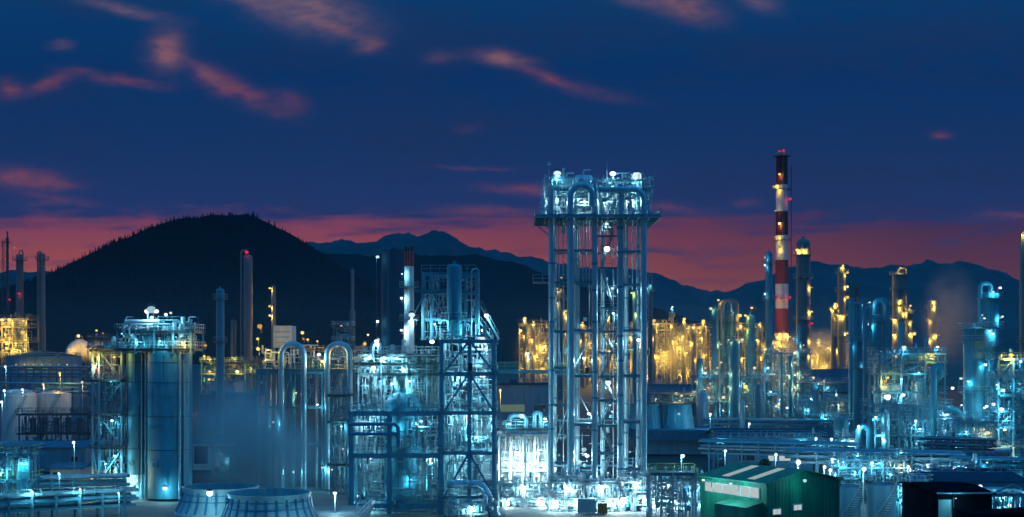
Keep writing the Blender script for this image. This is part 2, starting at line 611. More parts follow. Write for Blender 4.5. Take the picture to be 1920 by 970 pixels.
def tank(label, x, y, z0, r, h, m='tank_white', roof='cone', rail=True, name='storage_tank', group=None, stairs=True, bands=3, rm=None):
    t = thing(name, label, 'tank', (x, y, z0), group)
    prof = [(r, z0)]
    for i in range(1, bands + 1):
        zz = z0 + h * i / (bands + 1)
        prof += [(r, zz - 0.04), (r + 0.04, zz - 0.04), (r + 0.04, zz + 0.04), (r, zz + 0.04)]
    prof += [(r, z0 + h - 0.1), (r + 0.08, z0 + h - 0.1), (r + 0.08, z0 + h)]
    MB().lathe(x, y, prof, 56).build('wall', m, t)
    ro = MB()
    if roof == 'cone': ro.lathe(x, y, [(r + 0.06, z0 + h + 0.003), (r * 0.5, z0 + h + r * 0.09), (0, z0 + h + r * 0.17)], 56)
    elif roof == 'dome': ro.lathe(x, y, [((r + .06) * math.cos(PI / 2 * i / 8), z0 + h + 0.003 + r * 0.4 * math.sin(PI / 2 * i / 8)) for i in range(9)], 56)
    else: ro.lathe(x, y, [(r + 0.06, z0 + h + 0.003), (0, z0 + h + 0.05)], 56)
    ro.build('roof', rm or m, t)
    if rail:
        pts = [(x + (r - 0.05) * math.cos(2 * PI * k / 24), y + (r - .05) * math.sin(2 * PI * k / 24), z0 + h) for k in range(25)]
        MB().rail(pts, step=2.5).build('railing', 'rail_pale', t)
    if stairs:
        b = MB()
        n = 22
        pv = None
        for i in range(n + 1):
            a = -2.7 + 1.9 * i / n
            z = z0 + h * i / n
            q = (x + (r + 0.5) * math.cos(a), y + (r + 0.5) * math.sin(a), z)
            b.box(q[0] - 0.35, q[0] + 0.35, q[1] - 0.3, q[1] + 0.3, z - 0.03, z + 0.03)
            if pv:
                b.beam((pv[0], pv[1], pv[2] + 1), (q[0], q[1], q[2] + 1), 0.06)
            pv = q
        b.build('stair', 'steel_pale', t)
    return t


def drum(label, x, y, z, r, L_, m='clad', axis='x', legs=0.8, name='horizontal_drum', group=None):
    """horizontal pressure drum on two saddles"""
    t = thing(name, label, 'drum', (x, y, z - r - legs), group)
    pr = [(r * math.sin(PI / 2 * i / 6), -L_ / 2 - r * 0.5 * math.cos(PI / 2 * i / 6)) for i in range(7)] + [(r * math.cos(PI / 2 * i / 6), L_ / 2 + r * 0.5 * math.sin(PI / 2 * i / 6)) for i in range(7)]
    b = MB().lathe(0, 0, pr, 26)
    b.v = [(x + q[2], y + q[1], z + q[0]) if axis == 'x' else (x + q[0], y + q[2], z + q[1]) for q in b.v]
    b.build('shell', m, t)
    for s_ in (-0.3, 0.3):
        q = (x + s_ * L_, y) if axis == 'x' else (x, y + s_ * L_)
        hx, hy = (0.15, r * 0.8) if axis == 'x' else (r * 0.8, 0.15)
        MB().box(q[0] - hx, q[0] + hx, q[1] - hy, q[1] + hy, z - r - legs, z - r * 0.62).build('saddle', 'concrete', t)
    MB().tube([(x, y, z + r * 0.9), (x, y, z + r + 0.8), (x + 1.2, y, z + r + 0.8)], 0.12, fillet=0.3).build('nozzle', m, t)
    return t


def chimney(label, x, y, z0, z1, r0, r1, bands, galleries=(), lamps=(), name='chimney', mast=None, ladder=True):
    """tapered stack in painted bands [(z_from, z_to, material)]"""
    t = thing(name, label, 'chimney', (x, y, z0))
    rad = lambda z: r0 + (r1 - r0) * (z - z0) / (z1 - z0)
    for i, (a, b_, m_) in enumerate(bands):
        pr = [(rad(a), a), (rad(b_), b_)]
        if i == len(bands) - 1: pr += [(rad(b_) - 0.25, b_), (rad(b_) - 0.3, b_ - 2), (0, b_ - 2)]
        MB().lathe(x, y, pr, 32).build({'r': 'red_band', 'w': 'white_band', 's': 'sooty_rim'}.get(m_[0], 'band'), m_, t)
    for gz in galleries:
        r = rad(gz)
        d = MB().ring(x, y, r + 0.02, r + 1.2, gz - 0.12, gz, 24).build('gallery', 'steel', t)
        MB().rail([(x + (r + 1.15) * math.cos(2 * PI * k / 16), y + (r + 1.15) * math.sin(2 * PI * k / 16), gz) for k in range(17)], step=3).build('railing', 'rail_pale', d)
    if ladder:
        b = MB()
        for s_ in (-0.3, 0.3): b.beam((x + s_, y - r0 - 0.3, z0), (x + s_, y - r1 - 0.3, z1), 0.07)
        zz = z0
        while zz < z1:
            f = (zz - z0) / (z1 - z0)
            yy = y - (r0 + (r1 - r0) * f) - 0.3
            b.beam((x - .3, yy, zz), (x + .3, yy, zz), 0.05)
            zz += 0.9
        b.build('ladder', 'steel', t)
    if mast:
        b = MB()
        b.tube([(x + r0 + mast, y, z0), (x + r0 + mast, y, z1 - 4)], 0.14)
        zz = z0 + 6
        while zz < z1 - 4:
            b.beam((x + r0 * 0.8, y, zz), (x + r0 + mast, y, zz), 0.08)
            zz += 9
        b.build('cable_riser', 'steel_dark', t)
    for (dx, z, kind, lr, k) in lamps:
        lamp(t, (x + dx, y - rad(z) - 0.8, z), kind, lr, k)
    return t


def lamp_post(label, px, py, d, kind='white', r=0.26, k=1.0, group=None, base=None):
    x, z = X(px, d), Z(py, d)
    z0 = G(d) if base is None else base
    t = thing('lamp_post', label, 'lamp post', (x, d, z0), group)
    MB().tube([(x, d + 0.35, z0), (x, d + 0.35, z + 0.1), (x, d, z + r)], 0.07, fillet=0.2).build('pole', 'steel_pale', t)
    MB().sphere((x, d, z), r, 14, 9).build('globe', 'glow_' + kind, t)
    light(t, (x, d - r - 0.2, z - r - 0.1), kind, POWER[kind] * k)
    return t


def shed(label, x0, x1, y0, y1, z0, h, wall='panel_pale', roof='roof_dark', pitch=0.8, name='low_building', cat='building', wins=(), axis='x', doors=()):
    t = thing(name, label, cat, ((x0 + x1) / 2, (y0 + y1) / 2, z0))
    MB().box(x0, x1, y0, y1, z0, z0 + h).build('wall', wall, t)
    b = MB()
    e = 0.35
    if pitch > 0 and axis == 'x':
        ym = (y0 + y1) / 2
        za, zb = z0 + h + 0.004, z0 + h + pitch
        v = [(x0 - e, y0 - e, za), (x1 + e, y0 - e, za), (x1 + e, ym, zb), (x0 - e, ym, zb), (x1 + e, y1 + e, za), (x0 - e, y1 + e, za)]
        v += [(q[0], q[1], q[2] + 0.18) for q in v]
        b.add(v, [(6, 7, 8, 9), (9, 8, 10, 11), (1, 0, 3, 2), (2, 3, 5, 4), (0, 1, 7, 6), (4, 5, 11, 10), (1, 2, 8, 7), (2, 4, 10, 8), (3, 0, 6, 9), (5, 3, 9, 11)])
    else:
        b.box(x0 - e, x1 + e, y0 - e, y1 + e, z0 + h + 0.004, z0 + h + 0.25)
        b.box(x0 + (x1 - x0) * 0.2, x0 + (x1 - x0) * 0.35, y0 + 1, y0 + 2.5, z0 + h + 0.25, z0 + h + 1.2)
    b.build('roof', roof, t)
    for (wx, wz, ww, wh, wm) in wins:
        f = MB().box(wx - ww / 2 - 0.08, wx + ww / 2 + 0.08, y0 - 0.08, y0 - 0.003, wz - 0.08, wz + wh + 0.08).build('window', 'rail_pale', t)
        MB().box(wx - ww / 2, wx + ww / 2, y0 - 0.1, y0 - 0.083, wz, wz + wh).build('pane', wm, f)
    for (wx, ww, wh, wm) in doors:
        MB().box(wx - ww / 2, wx + ww / 2, y0 - 0.08, y0 - 0.003, z0, z0 + wh).build('door', wm, t)
    return t


# ------------------------------------------------------------------ camera and view
cd = bpy.data.cameras.new('camera')
cd.sensor_width = 36.0
cd.lens = FPX / 1920 * 36.0
cd.shift_y = (HY - 485.0) / 1920.0
cd.clip_end = 40000
cam = bpy.data.objects.new('camera', cd)
COL.objects.link(cam)
cam.location = (0, 0, CAMZ)
cam.rotation_euler = (PI / 2, 0, 0)
S.camera = cam
S.view_settings.view_transform = 'Standard'
S.view_settings.look = 'None'
S.view_settings.exposure = 0
S.view_settings.gamma = 1
S.render.engine = 'CYCLES'
S.cycles.use_denoising = True
S.cycles.max_bounces = 5
S.cycles.diffuse_bounces = 2
S.cycles.glossy_bounces = 3
S.cycles.volume_bounces = 0
S.cycles.transparent_max_bounces = 8
S.cycles.sample_clamp_indirect = 2.0
S.cycles.caustics_reflective = False
S.cycles.caustics_refractive = False

# ------------------------------------------------------------------ sky: dusk, blue above, a red band on the horizon, lit cloud tatters
W = bpy.data.worlds.new('World')
S.world = W
W.use_nodes = True
T_ = W.node_tree
T_.nodes.clear()
NN, LK = T_.nodes, T_.links


def nd(tp, **kw):
    n = NN.new(tp)
    for k, v in kw.items(): setattr(n, k, v)
    return n


def mth(op, a, b=None, c=None, clamp=False):
    n = nd('ShaderNodeMath', operation=op, use_clamp=clamp)
    for i, v in enumerate((a, b, c)):
        if v is None: continue
        if isinstance(v, (int, float)): n.inputs[i].default_value = v
        else: LK.new(v, n.inputs[i])
    return n.outputs[0]


def noise(vec, scale, detail=4, rough=0.55):
    n = nd('ShaderNodeTexNoise')
    n.inputs['Scale'].default_value = scale
    n.inputs['Detail'].default_value = detail
    n.inputs['Roughness'].default_value = rough
    LK.new(vec, n.inputs['Vector'])
    return n.outputs[0]


def comb(x, y, z=0.0):
    n = nd('ShaderNodeCombineXYZ')
    for i, v in enumerate((x, y, z)):
        if isinstance(v, (int, float)): n.inputs[i].default_value = v
        else: LK.new(v, n.inputs[i])
    return n.outputs[0]


def mixc(f, a, b):
    n = nd('ShaderNodeMix', data_type='RGBA')
    for i, v in ((0, f), (6, a), (7, b)):
        if isinstance(v, tuple): n.inputs[i].default_value = (*v, 1)
        elif isinstance(v, (int, float)): n.inputs[i].default_value = v
        else: LK.new(v, n.inputs[i])
    return n.outputs[2]


tc = nd('ShaderNodeTexCoord')
sx = nd('ShaderNodeSeparateXYZ')
LK.new(tc.outputs['Generated'], sx.inputs[0])
dx, dy, dz = sx.outputs
ay = mth('MAXIMUM', mth('ABSOLUTE', dy), 0.02)
# sky coordinates: hundredths of the tangent of azimuth (east) and elevation
U = mth('MULTIPLY', mth('DIVIDE', dx, ay), 24.0)
V = mth('MULTIPLY', mth('DIVIDE', dz, ay), 24.0)
# one unit = 100 px of the photograph; U 0 = straight ahead, V 0 = horizon
wv = comb(mth('MULTIPLY', U, 0.9), mth('MULTIPLY', V, 2.2))
n1 = mth('SUBTRACT', noise(wv, 1.0, 5, 0.6), 0.5)
wv2 = comb(mth('ADD', mth('MULTIPLY', U, 0.8), 31.0), mth('MULTIPLY', V, 2.0), 5.0)
n2 = mth('SUBTRACT', noise(wv2, 1.0, 5, 0.6), 0.5)
Uw = mth('ADD', U, mth('MULTIPLY', n1, 0.55))
Vw = mth('ADD', V, mth('MULTIPLY', n2, 0.34))
n3 = noise(comb(mth('MULTIPLY', U, 2.6), mth('MULTIPLY', V, 6.5), 2.0), 1.0, 6, 0.62)
# streaks
st = noise(comb(mth('MULTIPLY', U, 0.42), mth('MULTIPLY', V, 3.6), 9.0), 1.0, 5, 0.6)
st2 = noise(comb(mth('MULTIPLY', U, 0.22), mth('MULTIPLY', V, 0.75), 3.0), 1.0, 4, 0.55)


def ramp(fac, stops):
    r = nd('ShaderNodeValToRGB')
    LK.new(fac, r.inputs[0])
    e = r.color_ramp.elements
    e[0].position, e[0].color = stops[0][0], (*stops[0][1], 1)
    e[1].position, e[1].color = stops[-1][0], (*stops[-1][1], 1)
    for p, c in stops[1:-1]:
        q = e.new(p)
        q.color = (*c, 1)
    return r.outputs[0]


# elevation ramp, V = 0 .. 20 -> 0 .. 1
vf = mth('DIVIDE', mth('ADD', V, mth('MULTIPLY', n2, 0.25)), 20.0, clamp=True)
blue = ramp(vf, [(0.0, (0.030, 0.020, 0.060)), (0.115, (0.030, 0.022, 0.085)), (0.145, (0.017, 0.027, 0.110)), (0.20, (0.006, 0.027, 0.105)),
                 (0.27, (0.0012, 0.026, 0.110)), (0.335, (0.0012, 0.038, 0.135)), (0.45, (0.005, 0.12, 0.37)), (1.0, (0.012, 0.235, 0.60))])
lay = mth('ADD', mth('MULTIPLY', mth('SUBTRACT', st2, 0.44), 3.2), mth('MULTIPLY', mth('SUBTRACT', n3, 0.5), 1.5), clamp=True)
lowk = mth('SUBTRACT', 1.3, mth('MULTIPLY', V, 0.11), clamp=True)
blue = mixc(mth('MULTIPLY', lay, mth('MULTIPLY', lowk, 0.85)), blue, mixc(0.8, blue, (0.017, 0.019, 0.060)))
# the red band
edge = mth('ADD', mth('ADD', mth('MULTIPLY', mth('SUBTRACT', st, 0.5), 1.3), mth('MULTIPLY', n1, 0.5)), Vw)
redf = nd('ShaderNodeMapRange', interpolation_type='SMOOTHSTEP')
redf.inputs['From Min'].default_value = 2.85
redf.inputs['From Max'].default_value = 2.25
LK.new(edge, redf.inputs[0])
redc = ramp(mth('DIVIDE', V, 4.0, clamp=True), [(0.0, (0.48, 0.12, 0.015)), (0.30, (0.40, 0.078, 0.010)), (0.48, (0.31, 0.052, 0.016)), (0.62, (0.22, 0.036, 0.040)), (1.0, (0.18, 0.03, 0.08))])
side = nd('ShaderNodeMapRange')
side.inputs['From Min'].default_value = -3.0
side.inputs['From Max'].default_value = 8.0
side.inputs['To Min'].default_value = 1.35
side.inputs['To Max'].default_value = 0.40
LK.new(U, side.inputs[0])
sc_ = nd('ShaderNodeVectorMath', operation='SCALE')
LK.new(redc, sc_.inputs[0])
LK.new(side.outputs[0], sc_.inputs[3])
dk = mth('MULTIPLY', mth('ADD', mth('SUBTRACT', st, 0.53), mth('MULTIPLY', mth('SUBTRACT', n3, 0.5), 0.35)), 5.0, clamp=True)
redd = mixc(mth('MULTIPLY', dk, 0.72), sc_.outputs[0], (0.07, 0.028, 0.085))
front = nd('ShaderNodeMapRange')
front.inputs['From Min'].default_value = 0.0
front.inputs['From Max'].default_value = 0.35
LK.new(dy, front.inputs[0])
sky = mixc(mth('MULTIPLY', redf.outputs[0], front.outputs[0]), blue, redd)
# lit cloud tatters: (px, py, half length, half height, slope in degrees, colour, strength)
PINK, GREY, RED = (0.24, 0.10, 0.11), (0.18, 0.105, 0.145), (0.21, 0.055, 0.075)
for (px, py, a_, b_, sl, c_, k_) in [
    (575, 18, 120, 40, 14, GREY, 1.0), (470, 2, 70, 18, 10, GREY, 0.5), (690, 84, 28, 15, -8, PINK, 0.7), (640, 55, 60, 12, 25, PINK, 0.4), (315, 96, 36, 38, 10, PINK, 1.0), (115, 85, 22, 10, 0, PINK, 0.35),
    (440, 168, 78, 22, 27, RED, 0.95), (390, 140, 40, 12, 35, PINK, 0.5), (545, 195, 34, 22, 20, RED, 0.4), (520, 218, 22, 8, 0, RED, 0.3), (92, 157, 42, 14, -22, RED, 0.75), (18, 166, 30, 18, 8, RED, 0.7),
    (150, 136, 40, 8, 8, RED, 0.35), (235, 153, 75, 9, 7, RED, 0.6), (235, 17, 90, 12, 12, GREY, 0.55), (940, 110, 55, 15, 8, PINK, 0.85), (1025, 146, 52, 12, 20, RED, 0.8), (1110, 172, 90, 12, 12, RED, 0.22),
    (830, 106, 34, 14, 0, PINK, 0.2), (1288, 14, 64, 22, 16, PINK, 0.75), (1200, 2, 60, 14, 8, GREY, 0.5), (1425, 6, 42, 18, 10, GREY, 0.55), (1768, 257, 20, 8, 0, RED, 0.55),
    (45, 335, 85, 20, 6, RED, 1.0), (100, 345, 42, 8, 2, RED, 0.6), (110, 372, 70, 8, 6, RED, 0.45), (985, 355, 75, 11, 2, RED, 0.7), (920, 393, 100, 9, 2, RED, 0.55), (890, 314, 70, 5, 2, RED, 0.4),
    (1395, 378, 28, 8, 0, RED, 0.35), (1895, 406, 60, 9, 2, RED, 0.7), (1250, 392, 90, 12, 3, RED, 0.4), (880, 240, 30, 12, 0, RED, 0.12), (1240, 470, 70, 6, 4, (0.05, 0.03, 0.10), 0.8), (170, 414, 60, 7, 3, (0.06, 0.035, 0.10), 0.7), (1840, 414, 80, 9, 0, (0.03, 0.03, 0.11), 0.8)]:
    a_, b_ = a_ * .84, b_ * .84
    u0, v0 = (px - HX) / 100, (HY - py) / 100
    ca, sa = math.cos(R(-sl)), math.sin(R(-sl))
    du, dv = mth('SUBTRACT', Uw, u0), mth('SUBTRACT', Vw, v0)
    xr = mth('ADD', mth('MULTIPLY', du, ca * 100 / a_), mth('MULTIPLY', dv, sa * 100 / a_))
    yr = mth('ADD', mth('MULTIPLY', du, -sa * 100 / b_), mth('MULTIPLY', dv, ca * 100 / b_))
    q = mth('ADD', mth('MULTIPLY', xr, xr), mth('MULTIPLY', yr, yr))
    f = mth('MULTIPLY', mth('POWER', 2.718, mth('MULTIPLY', q, -1.0)), k_ * 0.95)
    f = mth('MULTIPLY', f, mth('ADD', mth('ADD', mth('MULTIPLY', n1, 1.2), mth('MULTIPLY', n3, 2.2)), -0.2, clamp=False), clamp=True)
    sky = mixc(mth('MULTIPLY', f, front.outputs[0], clamp=True), sky, c_)
nish = nd('ShaderNodeTexSky', sky_type='NISHITA')
nish.sun_disc = False
nish.sun_elevation = R(-3.0)
nish.sun_rotation = R(8)
bg1 = nd('ShaderNodeBackground')
LK.new(sky, bg1.inputs[0])
bg1.inputs[1].default_value = SKY_K if 'SKY_K' in globals() else 1.0
bg2 = nd('ShaderNodeBackground')
LK.new(nish.outputs[0], bg2.inputs[0])
bg2.inputs[1].default_value = 0.008
ad = nd('ShaderNodeAddShader')
LK.new(bg1.outputs[0], ad.inputs[0])
LK.new(bg2.outputs[0], ad.inputs[1])
wo = nd('ShaderNodeOutputWorld')
LK.new(ad.outputs[0], wo.inputs[0])
W.cycles.sampling_method = 'MANUAL'
W.cycles.sample_map_resolution = 512

# the sun has set behind the far range: only a trace of warm light left
sl_ = bpy.data.lights.new('sun', 'SUN')
sl_.energy = 0.02
sl_.angle = R(3)
sl_.color = (1.0, 0.55, 0.4)
so = bpy.data.objects.new('sun', sl_)
COL.objects.link(so)
so.rotation_euler = (R(-88), 0, R(-8))

# ------------------------------------------------------------------ ground, roads, mountains, forest
def grid_ground():
    ysamp = [-400, 0, 120, 180, 240, 270, 300, 340, 380, 430, 480, 520, 600, 720, 920, 1500, 3000, 6000, 14500]
    xs_ = [-9000, -4000, -1500, -600, -300, -150, -50, 0, 50, 150, 300, 600, 1500, 4000, 9000]
    b = MB()
    v = [(x, y, G(y)) for y in ysamp for x in xs_]
    n = len(xs_)
    f = [(i * n + j, i * n + j + 1, (i + 1) * n + j + 1, (i + 1) * n + j) for i in range(len(ysamp) - 1) for j in range(n - 1)]
    b.add(v, f)
    return b.build('ground', 'ground')


tag(grid_ground(), None, None, kind='structure')


def strip(name, pts, m, dz):
    """flat paved area given by corner points, draped a few mm over the ground"""
    b = MB()
    b.add([(x, y, G(y) + dz) for x, y in pts], [tuple(range(len(pts)))])
    return tag(b.build(name, m), None, None, kind='structure')


strip('plant_yard', [(-110, 150), (110, 150), (110, 239), (-110, 239)], 'yard', 0.004)
strip('road', [(-140, 241), (140, 241), (140, 249), (-140, 249)], 'asphalt', 0.05)
strip('road', [(-6, 130), (-1, 130), (-1, 238), (-6, 238)], 'asphalt', 0.008)


def ridge_mesh(prof, d0, depth, foot, seed, rough, back=1.0, nrow=14):
    """a hill range as terrain: profile heights along the crest at distance d0, slopes falling to front and back"""
    pr = sorted(prof)
    xs_ = []
    x = pr[0][0]
    while x <= pr[-1][0]:
        xs_.append(x)
        x += 6
    rows = []
    tpos = [-1 + i / nrow for i in range(nrow)] + [0.0] + [0.35, 0.7, 1.0]
    for tt in tpos:
        row = []
        for px in xs_:
            for (a, za), (b, zb) in zip(pr, pr[1:]):
                if a <= px <= b:
                    f = (px - a) / (b - a) if b > a else 0
                    py = za + (zb - za) * f
                    break
            crest = Z(py, d0)
            dd = d0 + tt * depth if tt < 0 else d0 + tt * depth * back
            xw = X(px, d0)
            sl = 1 - abs(tt) ** 1.15
            nz = mnoise.fractal((xw / 260 + seed, dd / 260, seed), 0.9, 2.1, 5) * rough
            cr = mnoise.fractal((xw / 55 + seed, seed, dd / 90), 0.8, 2.2, 4) * rough * 0.16
            h = cr * (1 - abs(tt)) + foot + (crest - foot) * max(0, sl) + nz * (0.12 + min(1, abs(tt) * 3)) * (1 - abs(tt))
            row.append((xw + 0.0, dd, h))
        rows.append(row)
    n = len(xs_)
    b = MB()
    b.add([p for r in rows for p in r], [(i * n + j, i * n + j + 1, (i + 1) * n + j + 1, (i + 1) * n + j) for i in range(len(rows) - 1) for j in range(n - 1)], True)
    return b, rows


hb, hrows = ridge_mesh([(-60, 690), (60, 600), (120, 560), (160, 528), (182, 512), (215, 493), (250, 474), (280, 459), (300, 446), (325, 433), (350, 418), (372, 408), (392, 404), (430, 401), (455, 402), (475, 406), (500, 416),
                        (530, 431), (550, 444), (570, 458), (600, 476), (640, 500), (700, 538), (770, 582), (850, 630), (940, 690)], 1900, 900, 15, 3.1, 26)
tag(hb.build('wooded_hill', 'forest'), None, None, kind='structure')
fb, frows = ridge_mesh([(430, 640), (500, 520), (570, 459), (610, 454), (640, 450), (660, 451), (690, 457), (712, 446), (730, 438), (752, 436), (770, 439), (790, 440), (805, 437), (826, 431), (848, 442), (870, 455), (900, 466), (950, 475), (1030, 493), (1110, 503), (1200, 505), (1240, 515), (1300, 537), (1350, 548), (1420, 590), (1500, 650)], 6900, 1900, 15, 7.7, 100)
tag(fb.build('mountain', 'mountain'), None, None, kind='structure')
fb4, _ = ridge_mesh([(400, 560), (480, 510), (560, 478), (620, 476), (690, 480), (730, 477), (770, 475), (840, 480), (900, 482), (960, 492), (1030, 514), (1100, 540), (1180, 565), (1260, 590), (1340, 640)], 3300, 1100, 15, 9.1, 50)
tag(fb4.build('wooded_ridge', 'forest'), None, None, kind='structure')
fb2, _ = ridge_mesh([(1180, 640), (1270, 585), (1340, 550), (1370, 542), (1400, 531), (1440, 521), (1465, 511), (1490, 501), (1510, 493), (1530, 491), (1560, 497), (1600, 499), (1640, 500), (1700, 498), (1720, 494), (1738, 491), (1762, 495), (1790, 491), (1815, 494), (1832, 501), (1850, 514), (1880, 525), (1925, 527), (2000, 540), (2150, 600)], 6300, 1900, 15, 1.2, 80)
tag(fb2.build('mountain', 'mountain'), None, None, kind='structure')
fb3, _ = ridge_mesh([(-260, 560), (-150, 530), (-60, 514), (0, 510), (40, 506), (90, 508), (150, 511), (200, 514), (280, 540), (400, 600)], 4600, 1400, 15, 5.2, 50)
tag(fb3.build('mountain', 'mountain'), None, None, kind='structure')

# conifers of the wooded hill: a far-off wood that reads as one mass
rnd = random.Random(11)
b = MB()
nr, nc = len(hrows), len(hrows[0])
def conifer(p, h):
    w = h * rnd.uniform(0.16, 0.26)
    k = 5
    for lv in range(3):
        z0, z1, rr = p[2] + h * (0.1 + 0.27 * lv), p[2] + h * (0.48 + 0.27 * lv if lv < 2 else 1.0), w * (1 - 0.27 * lv)
        vs = [(p[0] + rr * math.cos(2 * PI * i / k + lv) * rnd.uniform(.8, 1.2), p[1] + rr * math.sin(2 * PI * i / k + lv), z0) for i in range(k)] + [(p[0], p[1], z1)]
        b.add(vs, [(i, (i + 1) % k, k) for i in range(k)])
for _ in range(5200):
    i = rnd.randint(2, nr - 4); j = rnd.randint(0, nc - 2)
    q = Vector(hrows[i][j]).lerp(Vector(hrows[i + 1][j + 1]), rnd.random())
    conifer((q.x, q.y, q.z - 0.5), rnd.uniform(3, 8))
ci = 14
for j in range(nc - 1):
    for _ in range(rnd.choice((0, 1, 3, 5))):
        q = Vector(hrows[ci][j]).lerp(Vector(hrows[ci][j + 1]), rnd.random())
        hh = rnd.choice((2, 3, 3, 4, 5, 9)) * (1.0 if q.x < -440 or q.x > -400 else 0.5) * rnd.uniform(.55, 1.1)
        conifer((q.x, q.y + rnd.uniform(-12, 4), q.z - 0.8), hh)
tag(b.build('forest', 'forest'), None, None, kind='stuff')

# ------------------------------------------------------------------ the air
def volume_mat(name, col, dens, het=None):
    m = bpy.data.materials.new(name)
    t = nt(m)
    out = t.nodes.new('ShaderNodeOutputMaterial')
    v = t.nodes.new('ShaderNodeVolumePrincipled')
    v.inputs['Color'].default_value = (*col, 1)
    v.inputs['Density'].default_value = dens
    t.links.new(v.outputs[0], out.inputs['Volume'])
    if het:
        g = t.nodes.new('ShaderNodeTexCoord')
        mp = t.nodes.new('ShaderNodeMapping')
        mp.inputs['Location'].default_value = (-1, -1, -1)
        mp.inputs['Scale'].default_value = (2, 2, 2)
        t.links.new(g.outputs['Generated'], mp.inputs[0])
        ln = t.nodes.new('ShaderNodeVectorMath'); ln.operation = 'LENGTH'
        t.links.new(mp.outputs[0], ln.inputs[0])
        fall = t.nodes.new('ShaderNodeMapRange'); fall.interpolation_type = 'SMOOTHERSTEP'
        fall.inputs['From Min'].default_value = 1.0
        fall.inputs['From Max'].default_value = 0.1
        t.links.new(ln.outputs['Value'], fall.inputs[0])
        nz = t.nodes.new('ShaderNodeTexNoise')
        nz.inputs['Scale'].default_value = het
        nz.inputs['Detail'].default_value = 3
        t.links.new(g.outputs['Object'], nz.inputs['Vector'])
        r_ = t.nodes.new('ShaderNodeMapRange')
        r_.inputs['From Min'].default_value = 0.35
        r_.inputs['From Max'].default_value = 0.7
        r_.inputs['To Min'].default_value = 0.25
        t.links.new(nz.outputs[0], r_.inputs[0])
        a = t.nodes.new('ShaderNodeMath'); a.operation = 'MULTIPLY'
        t.links.new(fall.outputs[0], a.inputs[0]); t.links.new(r_.outputs[0], a.inputs[1])
        c = t.nodes.new('ShaderNodeMath'); c.operation = 'MULTIPLY'
        t.links.new(a.outputs[0], c.inputs[0]); c.inputs[1].default_value = dens
        t.links.new(c.outputs[0], v.inputs['Density'])
    M[name] = m
    return m


HAZE_D = 4.3e-5
hz = volume_mat('haze_air', (0.26, 0.60, 0.90), HAZE_D)
b = MB().box(-6500, 6500, -60, 9300, -1.0, 1150)
tag(b.build('haze', 'haze_air'), None, None, kind='stuff')


b = MB().box(-330, 330, 142, 560, -0.9, 45)
volume_mat('plant_mist', (0.35, 0.8, 1.0), 0.00022)
tag(b.build('mist', 'plant_mist'), None, None, kind='stuff')


def puff(name, px, py, d, rx, ry, rz, col, dens, het=0.25):
    mn = name + '_vapour_%d' % len(M)
    volume_mat(mn, col, dens, het)
    b = MB().sphere((0, 0, 0), 1.0, 24, 14)
    c = Vector((X(px, d), d, Z(py, d)))
    b.v = [(x * rx, y * ry, z * rz) for x, y, z in b.v]
    for i in range(len(b.v)): b.v[i] = tuple(Vector(b.v[i]) + c)
    o = b.build(name, mn, None, loc=c)
    return tag(o, None, None, kind='stuff')


# ================================================================== OBJECTS
rnd = random.Random(5)


def pcol(label, px, ytop, d, w, ybase=None, **k):
    """column placed where the photograph shows it: centre px, top, width in photo pixels, distance"""
    x = X(px, d)
    z0 = G(d) if ybase is None else Z(ybase, d)
    return column(label, x, d, z0, Z(ytop, d), LN(w, d) / 2, **k)


def lamps_at(d, px0, lst, kind, r=0.4, k=1.0):
    """lamp tuples (height, angle, kind, radius, power) from photo heights; side -1 left, 0 front, 1 right"""
    return [(Z(py, d), {-1: -2.5, 0: -1.57, 1: -0.6}[s], kind, r, k) for py, s in lst]


